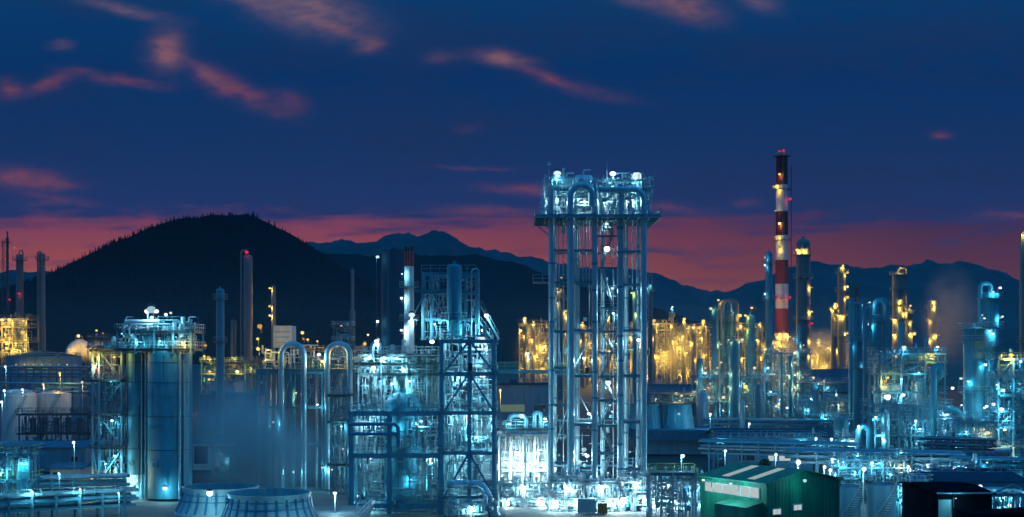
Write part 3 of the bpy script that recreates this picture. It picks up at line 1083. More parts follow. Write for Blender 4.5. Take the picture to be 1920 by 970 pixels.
# ------------------------------------------------------------------ the tall central tower
def central_tower():
    d0, d1 = 205.0, 214.0
    t = thing('process_tower', 'tall open steel tower of silvery pipe legs with a crowded floodlit top platform', 'tower', (X(1120, d0), d0 + 4, 0))
    zt = Z(405, d0)
    # legs and big bent lines
    for px, w, d, ytop in ((1034, 11, d0, 352), (1115, 11, d0, 345), (1163, 12, d0, 345), (1174, 8, d1, 350), (1082, 10, d1, 352), (1196, 6, d1, 405), (1040, 8, d1, 352), (1131, 7, d1, 350)):
        r = LN(w, d) / 2
        x = X(px, d)
        b = MB().tube([(x, d, 0), (x, d, Z(ytop, d))], r, n=20)
        b.m = 1
        for k in range(1, 9):
            z = Z(ytop, d) * (k + .23 * math.sin(px + k * 2.1)) / 9
            b.ring(x, d, r, r + 0.09, z - 0.16, z - 0.02, 20).ring(x, d, r, r + 0.09, z + 0.02, z + 0.16, 20)
        b.m = 0
        b.lathe(x, d, [(r * 1.7, 0), (r * 1.7, 0.12), (r * 1.1, 0.12), (r * 1.1, 0.5), (r, 0.5)], 20)
        b.build('leg', ['clad', 'steel_blue'], t)
    xa, xb = X(1070, d0 - .8), X(1115, d0 - .8)
    r = LN(14, d0) / 2
    z1 = Z(350, d0)
    b = MB().tube([(xa, d0 - 0.8, 0.3), (xa, d0 - 0.8, z1), (xb - 0.4, d0 - 0.8, z1), (xb - 0.4, d0 - .8, z1 - 3.2)], r, n=22, fillet=1.9)
    for k in range(1, 9): b.ring(xa, d0 - .8, r, r + 0.05, z1 * k / 9.5 - 0.1, z1 * k / 9.5 + 0.1, 20)
    b.build('overhead_line', 'clad', t)
    xc = X(1207, d0 - .8)
    r2 = LN(12, d0) / 2
    z2 = Z(357, d0)
    b = MB().tube([(xb + 0.6, d0 - 0.8, z2), (xc, d0 - 0.8, z2), (xc, d0 - 0.8, 0.3)], r2, n=22, fillet=1.7)
    for k in range(1, 9): b.ring(xc, d0 - .8, r2, r2 + 0.05, z2 * k / 9.5 - 0.1, z2 * k / 9.5 + 0.1, 20)
    b.build('overhead_line', 'clad', t)
    # main platform
    x0, x1 = X(1003, d0), X(1237, d0)
    m = MB()
    for y in (d0 - 2, d0 + 1.5, d0 + 5, d0 + 8.5, d1 + 2): m.hbeam((x0, y, zt - 0.25), (x1, y, zt - 0.25), 0.25, 0.5)
    for i in range(13):
        x = x0 + (x1 - x0) * (i + 0.02) / 12.04
        m.hbeam((x, d0 - 2, zt - 0.252), (x, d1 + 2, zt - 0.252), 0.16, 0.44)
    m.box(x0, x1, d0 - 2.1, d1 + 2.1, zt + 0.003, zt + 0.05)
    dk = m.build('deck', 'steel', t)
    e = 0.06
    MB().rail([(x0 + e, d1 + 2, zt + .05), (x0 + e, d0 - 2, zt + .05), (x1 - e, d0 - 2, zt + .05), (x1 - e, d1 + 2, zt + .05), (x0 + e, d1 + 2, zt + .05)]).build('railing', 'rail_pale', dk)
    for px, s in ((1034, -1), (1207, 1)):
        for y in (d0, d1):
            x = X(px, d0)
            MB().beam((x, y, zt - 2.4), (x + s * 2.2, y, zt - 0.55), 0.16).build('knee_brace', 'steel', t)
    # second deck with its frame
    z3 = Z(355, d0)
    xs = [X(p, d0) for p in (1040, 1078, 1125, 1168, 1212)]
    for x in xs:
        for y in (d0 + 0.8, d1 - 0.8): MB().hbeam((x, y, zt + 0.05), (x, y, z3 + 0.2), 0.2, 0.2).build('post', 'steel_pale', t)
    m = MB()
    for y in (d0 + .8, d0 + 4.5, d1 - .8): m.hbeam((xs[0] - .8, y, z3), (xs[-1] + .8, y, z3), 0.2, 0.35)
    for x in xs: m.hbeam((x, d0 + .3, z3 - 0.003), (x, d1 - .3, z3 - 0.003), 0.18, 0.34)
    m.box(xs[0] - .8, xs[-1] + .8, d0 + 3.2, d1 - .4, z3 + 0.18, z3 + 0.22)
    dk = m.build('deck', 'steel', t)
    MB().rail([(xs[0] - .8, d1 - .4, z3 + .2), (xs[0] - .8, d0 + .6, z3 + .2), (xs[-1] + .8, d0 + .6, z3 + .2), (xs[-1] + .8, d1 - .4, z3 + .2)]).build('railing', 'rail_pale', dk)
    add_pipes(t, random.Random(3), X(1030, d0), X(1215, d0), d0 + 1, d1, zt + 0.1, z3 + 1.0, 38, ('clad', 'steel_pale', 'clad'), 0.2)
    add_pipes(t, random.Random(9), X(1035, d0), X(1212, d0), d0 + 1, d1, z3 + 0.2, Z(326, d0), 34, ('clad', 'steel_pale', 'clad'), 0.15)
    # thin lines hanging below the platform
    for px, d, yb in ((1078, d0 + 3, 540), (1086, d0 + 3, 530), (1093, d0 + 4, 530), (1099, d0 + 2, 530), (1105, d0 + 5, 640), (1056, d0 + 1, 900), (1186, d0 + 4, 545), (1195, d0 + 3, 545), (1048, d0 + 5, 700), (1127, d0 + 6, 900), (1150, d0 + 7, 900), (1158, d0 + 6, 900)):
        MB().tube([(X(px, d), d, Z(yb, d)), (X(px, d), d, zt)], 0.1).build('drop_line', 'clad', t)
    # tie beams, bay by bay
    def tie(pa, pb, py, d, h=0.4):
        MB().hbeam((X(pa, d0), d, Z(py, d0)), (X(pb, d0), d, Z(py, d0)), 0.3, h).build('tie_beam', 'steel', t)
    for py in (470, 530, 622, 690, 760, 868): tie(1036, 1068, py, d0 + 0.1)
    for py in (470, 530, 620, 706, 797, 888): tie(1072, 1115, py, d0 + 0.15)
    for py in (472, 534, 620, 706, 792, 880): tie(1165, 1206, py, d0 + 0.1)
    for py in (470, 534, 622, 706, 797, 885):
        for pa in (1036, 1115): tie(pa, pa + 80, py - 3, d1 - 0.2, 0.3)
        for px in (1034, 1070, 1115, 1163, 1207):
            MB().hbeam((X(px, d0), d0 + 0.3, Z(py, d0) - 0.02), (X(px, d0), d1 - 0.3, Z(py, d0) - 0.02), 0.2, 0.3).build('tie_beam', 'steel', t)
    # bay gratings with rails, left wing at 530 and 690, right at 670
    for pa, pb, py, rm in ((1000, 1070, 531, 'rail_pale'), (1072, 1115, 531, 'rail_pale'), (1072, 1115, 706, 'rail_yellow'), (1165, 1220, 670, 'rail_yellow'), (1165, 1207, 706, 'rail_pale'), (1072, 1115, 797, 'rail_pale'), (1165, 1207, 792, 'rail_pale')):
        xa_, xb_, z = X(pa, d0), X(pb, d0), Z(py, d0) + 0.2
        dk = MB().box(xa_, xb_, d0 + 0.4, d0 + 5.5, z, z + 0.06).build('landing', 'deck', t)
        MB().rail([(xa_, d0 + 5.4, z + .06), (xa_, d0 + .45, z + .06), (xb_, d0 + .45, z + .06), (xb_, d0 + 5.4, z + .06)]).build('railing', rm, dk)
    # zigzag stair
    lv = [440, 500, 575, 620, 660, 705, 750, 797, 850, 905, 948]
    xs0, xs1 = X(1122, d0), X(1157, d0)
    prev = None
    for i, py in enumerate([408] + lv):
        z = Z(py, d0)
        if i:
            dk = MB().box(xs0 - .3, xs1 + .5, d0 + 1.0, d0 + 3.6, z - 0.06, z).build('landing', 'deck', t)
            MB().rail([(xs0 - .3, d0 + 1.05, z), (xs1 + .5, d0 + 1.05, z)]).build('railing', 'rail_pale', dk)
            MB().hbeam((xs0 - .3, d0 + .9, z - .2), (xs1 + .5, d0 + .9, z - .2), .2, .3).build('tie_beam', 'steel', t)
            a, c = ((xs0 + .6, d0 + 1.9, z), (xs1 - .6, d0 + 1.9, prev))
            if i % 2: a, c = ((xs1 - .6, d0 + 1.9, z), (xs0 + .6, d0 + 1.9, prev))
            stair(t, a, c, 0.9)
        prev = z
    # diagonal braces
    for pa, pb, ya, yb in ((1072, 1115, 700, 624), (1115, 1072, 792, 712), (1036, 1066, 860, 766), (1072, 1113, 960, 892), (1122, 1158, 960, 910)):
        MB().beam((X(pa, d0), d0 + 3, Z(ya, d0)), (X(pb, d0), d0 + 3, Z(yb, d0)), 0.18).build('brace', 'steel_pale', t)
    for px, py in ((1101, 695), (1213, 661), (1043, 913), (1100, 957)):
        MB().box(X(px, d0) - .3, X(px, d0) + .3, d0 + .1, d0 + .38, Z(py, d0) - .45, Z(py, d0) + .45).build('hose_box', 'red_paint', t)
    fine_piping(t, random.Random(71), X(1012, d0), X(1228, d0), d0 - .5, d1 + .5, zt + .1, Z(326, d0), 420)
    fine_piping(t, random.Random(72), X(1036, d0), X(1205, d0), d0 + 3, d1, 1.0, zt - 1, 130, ('clad', 'steel_pale', 'steel'))
    x = X(1029, d0)
    MB().tube([(x, d0, zt), (x, d0, Z(308, d0))], 0.08).sphere((x, d0, Z(307, d0)), 0.28).build('vent_pipe', 'clad', t)
    for px in (1046, 1056, 1140, 1208): MB().tube([(X(px, d0), d0 + 2, z3), (X(px, d0), d0 + 2, Z(300 if px == 1140 else 330, d0))], 0.05).build('mast', 'steel_pale', t)
    for px, py, r, k in ((1045, 326, .42, .8), (1149, 326, .42, .8), (1194, 331, .42, .8)): lamp_px(t, px, py, d0 + 1.2, 'white', r * 1.6, k * 2)
    for px, py, r, k in ((1033, 372, .45, 1.6), (1096, 375, .38, 1.4), (1150, 374, .42, 1.6), (1186, 378, .3, 1.0), (1137, 420, .42, 1.6), (1138, 467, .42, 1.5), (1148, 541, .42, 1.5), (1150, 588, .3, 1.1), (1150, 640, .42, 1.5), (1198, 638, .45, 1.5), (1095, 672, .42, 1.4), (1140, 718, .45, 1.8),
                         (1104, 776, .42, 1.6), (1144, 760, .25, .8), (1148, 772, .2, .6), (1095, 843, .45, 2.2), (1101, 855, .5, 2.2), (1038, 880, .42, 1.8), (1140, 887, .3, 1.4), (1185, 887, .36, 1.6), (1060, 925, .3, 1.4), (1165, 945, .36, 1.6)):
        lamp_px(t, px, py, d0 + 2.6 if py < 400 else d0 + 1.5, 'white', r, k * 2.2)
    return t


central_tower()
d = 209.0
for lab, px, py, w, L_ in (('short silver drum lying on the left end of the tall tower\'s upper deck', 1062, 346, 18, 2.6), ('domed silver vessel behind the bent line on the tall tower\'s upper deck', 1094, 344, 26, 2.0),
                          ('silver drum under the middle lamp of the tall tower\'s upper deck', 1146, 347, 16, 2.4), ('round-ended silver drum at the right end of the tall tower\'s upper deck', 1190, 348, 20, 2.4)):
    drum(lab, X(px, d), d, Z(py, d) + 0.25, LN(w, d) / 2, L_, m='clad', legs=0.5, name='reflux_drum')
for lab, px, w in (('upright silver exchanger on the tall tower\'s main platform by its left rail', 1020, 10), ('upright silver exchanger on the tall tower\'s main platform below the middle lamp', 1128, 12), ('upright silver exchanger on the tall tower\'s main platform near the right bend', 1180, 12)):
    column(lab, X(px, 207), 207.4, Z(405, 205) + .06, Z(370, 207), LN(w, 207) / 2, name='heat_exchanger', cat='exchanger', ladder=False, bands=2)

# ------------------------------------------------------------------ central steel structure left of the tower
def central_block():
    d0, d1 = 197.0, 209.0
    # left half
    xsL = [X(p, d0) for p in (659, 730)]
    t = frame('process_structure', 'heavy blue steel frame around a domed reactor, left half of the central block', 'steel structure', xsL + [X(826, d0)], [d0, d0 + 6, d1], [Z(945, d0), Z(850, d0), Z(771, d0)],
              cw=0.7, m='steel', over=0.5, pipes=84, seed=21, panels=.7, open_floor=True, bh=0.75, rail='steel', pm=('clad', 'steel_pale', 'clad_dull', 'clad'))
    for px, py, r, k in ((684, 792, .55, 2.6), (693, 856, .42, 1.8), (808, 858, .42, 2.0), (700, 780, .3, 1.2), (745, 800, .25, .8), (790, 790, .3, 1.4), (672, 930, .3, 1.0), (700, 940, .3, 1.5), (770, 900, .25, 1.0)): lamp_px(t, px, py, d0 + 2.5, 'white', r * 1.1, k * 1.15)
    for py0 in (795, 813):
        MB().tube([(X(655, d0), d0 - .9, Z(py0, d0)), (X(748, d0), d0 - .9, Z(py0, d0)), (X(748, d0), d0 - .9, Z(py0 + 26, d0))], 0.28, fillet=0.8).build('pipe', 'steel_blue', t)
    # upper deck on the left half, white lit
    t = frame('process_structure', 'floodlit pale deck crowded with white pipework beside the red and white stack', 'steel structure', [X(p, 206) for p in (672, 715, 762, 800, 822)], [206, 212], [Z(700, 206), Z(680, 206), Z(664, 206)], base=Z(771, d0) + 0.1, cw=0.25, m='steel_pale', pipes=84, seed=4, panels=.6,
              pm=('clad', 'white_paint', 'steel_pale'))
    for px, py, r, k in ((706, 640, .4, 2.0), (690, 668, .35, 2.2), (720, 672, .3, 2.0), (745, 670, .3, 1.8), (700, 690, .3, 1.8), (690, 708, .4, 2.2), (735, 720, .3, 1.4), (768, 715, .3, 1.4), (755, 690, .25, 1.5)): lamp_px(t, px, py, 206 - .8, 'white', r * 1.1, k * 1.15)
    MB().tube([(X(698, 206), 205.6, Z(672, 206)), (X(698, 206), 205.6, Z(646, 206)), (X(712, 206), 205.6, Z(640, 206)), (X(712, 206), 205.6, Z(660, 206))], 0.35, fillet=.8).build('pipe', 'clad', t)
    # right half with chevron braces
    t = frame('process_structure', 'tall steel frame with inverted V braces and bright floors, right half of the central block', 'steel structure', [X(828, d0), X(880, d0), X(926, d0)], [d0, d0 + 6, d1], [Z(930, d0), Z(846, d0), Z(771, d0), Z(698, d0), Z(637, d0)],
              cw=0.6, m='steel', over=0.55, pipes=88, seed=33, panels=.75, open_floor=True, bh=0.6, rail='rail_pale', pm=('clad', 'steel_pale', 'clad', 'white_paint'))
    for ya, yb in ((697, 640), (770, 701), (929, 850)):
        for pa, pb in ((834, 879), (925, 881)):
            MB().beam((X(pa, d0), d0 - .35, Z(ya, d0)), (X(pb, d0), d0 - .35, Z(yb, d0)), 0.3).build('brace', 'steel_blue', t)
    for px, py, r, k in ((810, 641, .5, 2.2), (902, 638, .55, 2.4), (870, 645, .25, 1.2), (884, 703, .4, 2.0), (860, 708, .3, 1.6), (905, 706, .42, 2.0), (925, 786, .5, 1.8), (880, 780, .3, 2.0), (850, 778, .3, 1.6), (866, 851, .42, 1.6), (912, 849, .45, 1.8), (905, 935, .55, 2.2), (860, 900, .3, 1.2), (850, 745, .25, 1.0), (893, 820, .25, 1.0)): lamp_px(t, px, py, d0 + 2.2, 'white', r * 1.1, k * 1.15)
    for px, py in ((882, 688),): MB().box(X(px, d0) - .3, X(px, d0) + .3, d0 - .9, d0 - .6, Z(py, d0) - .6, Z(py, d0) + .6).build('hose_box', 'red_dark', t)
    MB().tube([(X(838, d0), d0 - 1.2, Z(906, d0)), (X(905, d0), d0 - 1.2, Z(906, d0)), (X(935, d0), d0 - 1.2, Z(975, d0))], .65, fillet=2.0).build('pipe', 'clad', t)
    # vessel frame on top
    t = frame('process_structure', 'slim open frame holding a domed silver vessel above the central block', 'steel structure', [X(p, 203) for p in (792, 808, 872, 893)], [203.6, 208], [Z(597, 203), Z(545, 203), Z(510, 203)], base=Z(637, 197) + .08, cw=0.4, m='steel', over=0.1, rail=None, seed=8, fine=70,
              pipes=24, open_floor=True, bh=.45, pm=('clad', 'steel_pale'))
    MB().hbeam((X(775, 203), 203, Z(545, 203)), (X(840, 203), 203, Z(545, 203)), .3, .5).build('beam', 'steel', t)
    MB().hbeam((X(790, 203), 203, Z(527, 203)), (X(840, 203), 203, Z(527, 203)), .25, .3).build('beam', 'steel', t)
    MB().rail([(X(790, 203), 203.4, Z(510, 203)), (X(893, 203), 203.4, Z(510, 203))]).build('railing', 'steel_pale', t)
    for pa, pb, ya, yb in ((790, 806, 585, 552), (810, 832, 552, 590), (834, 815, 552, 590), (838, 870, 620, 600), (766, 792, 610, 560)):
        MB().beam((X(pa, 203), 202.7, Z(ya, 203)), (X(pb, 203), 202.7, Z(yb, 203)), .16).build('brace', 'steel_pale', t)
    stair(t, (X(936, 203), 203, Z(637, 203)), (X(902, 203), 203, Z(575, 203)), 0.9)
    stair(t, (X(925, 205), 205, Z(637, 205)), (X(896, 205), 205, Z(600, 205)), 0.9)
    MB().tube([(X(884, 203), 203, Z(630, 203)), (X(884, 203), 203, Z(504, 203)), (X(898, 203), 203, Z(504, 203)), (X(898, 203), 203, Z(630, 203))], .12, fillet=.6).build('pipe', 'clad', t)
    for px, py, r, k in ((772, 591, .55, 2.6), (815, 608, .3, 1.4), (832, 600, .25, 1.2), (871, 619, .25, .8), (912, 592, .3, 1.3), (893, 610, .2, .8), (905, 620, .3, 1.2)): lamp_px(t, px, py, 202.0, 'white', r * 1.1, k * 1.15)
    pcol('grey domed vessel standing upright in the slim frame on top of the central block', 852, 495, 202, 28, ybase=634, m='clad_teal', name='process_vessel', cat='vessel', plats=(Z(600, 202),), bands=3, ladder=True, head=.5)
    pcol('big dark domed reactor inside the left half of the central block', 755, 735, 203, 70, ybase=975, m='clad_teal', name='reactor', cat='reactor', plats=(), bands=4, ladder=True, head=.85)
    pcol('small conical silver hopper on a floor of the right half of the central block', 870, 800, 201, 22, ybase=840, m='clad', name='hopper', cat='vessel', bands=1, ladder=False)
    pcol('slender silver exchanger upright beside the dark domed reactor', 806, 868, 200, 16, ybase=920, m='clad', name='heat_exchanger', cat='exchanger', bands=2, ladder=False)
    pcol('silver cone-topped vessel behind the lowest braces of the central block', 850, 866, 203, 24, ybase=926, m='clad', name='process_vessel', cat='vessel', bands=2, ladder=False, head=1.6)
    drum('green horizontal drum on the bright third floor of the right half of the central block', X(862, 202), 202, Z(822, 202), .9, 3.2, m='clad_teal', legs=.5)
    drum('silver horizontal drum on the top storey of the right half of the central block', X(895, 203), 203, Z(682, 203), .75, 3.0, m='clad', legs=.5)
    drum('silver horizontal drum on the second storey of the right half of the central block', X(900, 203), 203, Z(752, 203), .8, 3.2, m='clad', legs=.6)


central_block()
# bridge to the tower
t = thing('footbridge', 'steel footbridge with yellow rails joining the central block to the tall tower', 'bridge', (X(985, 208), 208, Z(697, 208)))
xa, xb, z = X(930, 208), X(1062, 208), Z(694, 208)
MB().hbeam((xa, 207, z - .3), (xb, 207, z - .3), .25, .5).hbeam((xa, 209, z - .3), (xb, 209, z - .3), .25, .5).box(xa, xb, 206.9, 209.1, z, z + .05).build('deck', 'steel', t)
MB().rail([(xa, 206.95, z + .05), (xb, 206.95, z + .05)], h=1.1).rail([(xa, 209.05, z + .05), (xb, 209.05, z + .05)], h=1.1).build('railing', 'rail_yellow', t)
lamp_px(t, 990, 663, 208.5, 'white', .5, 1.6)
MB().tube([(X(990, 209), 209.05, z), (X(990, 209), 209.05, Z(660, 209))], .07).build('lamp_mast', 'steel_pale', t)

# ------------------------------------------------------------------ chimneys of the middle
d = 300
chimney('narrow red and white stack rising behind the central block', X(767, d), d, G(d), Z(463, d), LN(22, d) / 2, LN(17, d) / 2, [(G(d), Z(500, d), 'white_paint'), (Z(500, d), Z(472, d), 'red_paint'), (Z(472, d), Z(463, d), 'soot')],
        galleries=(Z(538, d), Z(600, d)), lamps=((-1.6, Z(620, d), 'white', .4, 3.0), (1.7, Z(600, d), 'white', .4, 3.2), (-1.6, Z(560, d), 'white', .3, 2.2), (-1.5, Z(515, d), 'white', .3, 1.8)))
d = 360
t = pcol('wide dark blue stack with a lamp mast on its left side behind the central block', 738, 468, d, 46, m='stack_blue', name='flue_stack', cat='chimney', bands=6, ladder=True, head=.06)
for py, k in ((482, .5), (603, .8), (637, 1)):
    lamp_px(t, 708, py, d - 3.4, 'white', .62, k)
x = X(708, d)
MB().tube([(x, d - 2.9, G(d)), (x, d - 2.9, Z(480, d))], .12).build('lamp_mast', 'steel_dark', t)

# ------------------------------------------------------------------ pipe loop gantry
def loop_gantry():
    d0, d1 = 232.0, 240.0
    zb = Z(697, d0)
    t = thing('pipe_gantry', 'long gantry of tall silver pipes with two big inverted U loops on top', 'pipe gantry', (X(580, d0), d0 + 4, 0))
    for px in (484, 520, 603, 645, 688):
        for y in (d0 + 1, d1): MB().hbeam((X(px, d0), y, 0), (X(px, d0), y, zb), .4, .4).build('post', 'steel', t)
    for py, h in ((697, .8), (765, .4), (837, .4)):
        for y in (d0 + 1, d1): MB().hbeam((X(478, d0), y, Z(py, d0)), (X(692, d0), y, Z(py, d0)), .3, h).build('long_beam', 'steel', t)
    dk = MB().box(X(478, d0), X(692, d0), d0 + .6, d1 + .5, zb + .42, zb + .47).build('deck', 'deck', t)
    MB().rail([(X(478, d0), d0 + .65, zb + .47), (X(692, d0), d0 + .65, zb + .47)]).build('railing', 'rail_yellow', dk)
    def line(pts, w, m='clad'):
        MB().tube([(X(p, d0), d0 - .2, Z(y, d0)) for p, y in pts], LN(w, d0) / 2, n=22, fillet=LN(21, d0)).build('loop_pipe', m, t)
    line([(528, 918), (528, 645), (570, 645), (570, 918)], 11)
    line([(614, 918), (614, 645), (656, 645), (656, 918)], 11)
    for px, w, yt, m in ((500, 10, 690, 'clad'), (546, 7, 690, 'clad_teal'), (633, 8, 690, 'clad_dull'), (512, 5, 690, 'clad_dull'), (590, 5, 700, 'clad_dull')):
        MB().tube([(X(px, d0), d0 + 2.5, 0), (X(px, d0), d0 + 2.5, Z(yt, d0))], LN(w, d0) / 2).build('riser', m, t)
    for px in (505, 536, 560, 585, 625, 670):
        MB().beam((X(px - 14, d0), d0 + .8, Z(765, d0)), (X(px + 10, d0), d0 + .8, zb - .4), .14).build('brace', 'steel', t)
    add_pipes(t, random.Random(14), X(480, d0), X(690, d0), d0 + 2, d1, zb + .5, Z(652, d0), 44, ('clad', 'steel_pale', 'clad_teal'), .22)
    for px, py, kd, r, k in ((598, 665, 'white', .5, 2.0), (487, 612, 'yellow', .4, 1), (483, 636, 'yellow', .4, 1), (484, 655, 'yellow', .4, 1), (660, 672, 'yellow', .4, 1.2), (604, 678, 'yellow', .3, .8), (512, 792, 'white', .35, 1.2), (555, 737, 'warm', .2, .5), (552, 749, 'warm', .2, .5), (595, 759, 'white', .3, .8), (550, 885, 'white', .35, 1.4), (605, 877, 'white', .3, 1.2), (621, 881, 'white', .3, 1.2), (646, 841, 'white', .4, 1.4)):
        lamp_px(t, px, py, d0 - .9 if kd == 'white' else d0 + 1.5, kd, r, k)


loop_gantry()
t = thing('equipment_housing', 'pale blue box housing raised on a stand behind the silver pipe loops', 'housing', (X(529, 244), 246, 0))
MB().box(X(512, 244), X(547, 244), 244, 249, Z(652, 244), Z(611, 244)).build('casing', 'panel_pale', t)
for px in (514, 545):
    for y in (244.3, 248.7): MB().hbeam((X(px, 244), y, 0.1), (X(px, 244), y, Z(652, 244) - .01), .3, .3).build('leg', 'steel', t)
for py in (621, 631, 641): MB().box(X(516, 244), X(543, 244), 243.93, 243.99, Z(py + 3, 244), Z(py, 244)).build('louvre', 'steel', t)
t = frame('process_structure', 'small stepped frame of lit floors against the right end of the pipe loop gantry', 'steel structure', [X(620, 226), X(650, 226)], [226, 230], [Z(870, 226), Z(790, 226), Z(740, 226)], cw=.3, m='steel', pipes=24, seed=61)
lamp_px(t, 640, 800, 225, 'white', .3, 1)
frame('process_structure', 'narrow frame of yellow lit pipes behind the second silver pipe loop', 'steel structure', [X(626, 300), X(655, 300)], [300, 306], [Z(680, 300), Z(640, 300), Z(612, 300)], base=G(300), cw=.3, m='clad_grey', pipes=24, seed=62, open_floor=True)
pcol('thin pale mast standing tall behind the second silver pipe loop', 661, 505, 320, 6, m='clad_grey', name='vent_mast', cat='mast', ladder=False, bands=2, swage=(Z(580, 320), LN(10, 320) / 2))

# ------------------------------------------------------------------ left silos
def silos():
    d = 218.0
    zt = Z(655, d)
    for lab, pa, pb, yb, lit in (('narrow left silo of the pair of tall teal silos, its foot brightly lit', 233, 273, 900, 1), ('broad right silo of the pair of tall teal silos', 273, 358, 905, 0)):
        r = LN(pb - pa, d) / 2
        dd = d + (1.6 if lit else 0)
        x = X((pa + pb) / 2, d)
        t = thing('silo', lab, 'silo', (x, dd, 0))
        zb = Z(890, d) if lit else 0.4
        pr = [(r, zb)]
        for py in (842, 780, 717):
            z = Z(py, d)
            pr += [(r, z - .07), (r + .05, z - .07), (r + .05, z + .07), (r, z + .07)]
        pr += [(r, zt - .4)]
        MB().lathe(x, dd, pr, 56).build('shell', 'clad_teal', t)
        MB().lathe(x, dd, [(r, zt - .396), (r * .6, zt + .5), (0, zt + .9)], 56).build('roof', 'clad_teal', t)
        for py in (842, 780, 717, 680):
            MB().ring(x, dd, r + .052, r + .075, Z(py, d) - .05, Z(py, d) + .05, 56).build('weld_band', 'steel_dark', t)
        for k_ in range(5):
            a_ = -2.6 + k_ * .55
            zz = Z((842, 780, 717, 842, 760)[k_], d)
            MB().beam((x + (r + .012) * math.cos(a_), dd + (r + .012) * math.sin(a_), zz), (x + (r + .012) * math.cos(a_), dd + (r + .012) * math.sin(a_), zz + 5), .05).build('seam', 'steel_dark', t)
        MB().tube([(x - r * .3, dd - r * .9, Z(868, d)), (x - r * .3, dd - r * 1.08, Z(868, d))], .42).build('manhole', 'steel', t)
        if lit:
            MB().lathe(x, dd, [(r * 1.12, 0), (r * 1.12, .3), (r * 1.05, .3), (r * 1.05, zb - .004), (r, zb - .004)], 48).build('skirt', 'white_paint', t)
            MB().tube([(X(262, d), dd - r - .35, Z(760, d)), (X(262, d), dd - r - .35, Z(905, d)), (X(245, d), dd - r - .6, Z(920, d)), (X(250, d), dd - r - .6, Z(935, d))], .13, fillet=.5).build('drain_pipe', 'steel_dark', t)
            for px in (243, 262): lamp(t, (X(px, d), dd - r - 1.6, Z(908, d)), 'white', .25, 1.4, stem=(0, .8, 0))
        for px in ((266,) if lit else (281, 345, 351)):
            dx_ = X(px, d) - x
            yy = dd - math.sqrt(max(.1, r * r - dx_ * dx_)) - .25
            MB().tube([(X(px, d), yy, .3), (X(px, d), yy, zt)], .14 if px != 345 else .22).build('downpipe', 'clad' if px == 345 else 'steel', t)
        if not lit:
            lamp(t, (X(314, d - 4), d - 5.6, Z(914, d - 4)), 'white', .42, 2.0, stem=(0, 1.2, 0))
            for py in (740, 800, 860): MB().ring(x, dd, r + .03, r + .12, Z(py, d) - .06, Z(py, d) + .06, 48).build('stiffener', 'clad_teal', t)
    # tower frame on the left
    t = frame('process_structure', 'slender braced access tower of blue steel attached to the left of the twin silos', 'steel structure', [X(174, d), X(186, d), X(228, d)], [d, d + 5], [Z(905, d), Z(838, d), Z(776, d), Z(712, d), Z(655, d)], cw=.32, m='steel', brace=('/', '\\'), pipes=60, seed=41, rail='steel', pm=('clad', 'clad_teal', 'steel_pale'))
    for px, py, kd, r, k in ((175, 684, 'warm', .45, 1.2), (181, 693, 'red', .2, .5), (228, 622, 'white', .38, 1.6), (214, 670, 'yellow', .25, .5), (178, 668, 'yellow', .25, .5), (210, 789, 'white', .3, 1.2), (208, 716, 'white', .16, .4), (215, 855, 'white', .25, 1.2), (198, 870, 'white', .25, 1.2), (218, 890, 'white', .25, 1.2)): lamp_px(t, px, py, d - .9, kd, r, k)
    # head frame over the silos
    t = frame('process_structure', 'blue platform house with railings and pipe bends crowning the twin silos', 'steel structure', [X(p, d) for p in (232, 266, 300, 335, 370)], [d - 3.6, d + 4], [Z(654, d), Z(621, d)], base=Z(664, d), cw=.3, m='steel', rail='steel_pale', seed=17, over=.4, pipes=30)
    add_pipes(t, random.Random(19), X(236, d), X(366, d), d - 3, d + 3, Z(621, d), Z(600, d), 30, ('clad', 'steel_pale', 'clad_teal'), .15)
    MB().hbeam((X(368, d), d - 3.6, .1), (X(368, d), d - 3.6, Z(600, d)), .42, .42).build('column', 'steel', t)
    MB().tube([(X(310, d), d - 3.9, Z(604, d)), (X(244, d), d - 3.9, Z(604, d)), (X(244, d), d - 3.9, Z(631, d)), (X(268, d), d - 3.9, Z(634, d)), (X(268, d), d - 3.9, Z(645, d))], .3, fillet=1.2).build('pipe', 'clad', t)
    MB().tube([(X(300, d), d - 4.3, Z(610, d)), (X(255, d), d - 4.3, Z(610, d)), (X(257, d), d - 4.3, Z(628, d)), (X(262, d), d - 4.3, Z(634, d))], .17, fillet=.7).build('pipe', 'clad', t)
    MB().tube([(X(283, d), d - 2, Z(621, d)), (X(283, d), d - 2, Z(588, d))], .12).build('lamp_mast', 'steel_pale', t)
    for px, py, kd, r, k in ((275, 584, 'white', .6, 2.5), (284, 581, 'white', .85, 3.5), (293, 584, 'white', .6, 2.5), (311, 590, 'white', .25, 1.0), (320, 587, 'white', .36, 1.5), (342, 643, 'yellow', .28, .6), (330, 632, 'white', .2, 1.2), (300, 640, 'white', .2, 1.0), (256, 640, 'white', .2, 1.0)): lamp_px(t, px, py, d - 4.6, kd, r, k)
    for lab, px in (('small upright tank left of centre under the silo platform roof', 282), ('small upright tank right of centre under the silo platform roof', 318)):
        column(lab, X(px, d), d - 1, Z(654, d) + .06, Z(627, d), LN(24, d) / 2, name='surge_tank', cat='tank', m='clad_teal', ladder=False, bands=1)


silos()

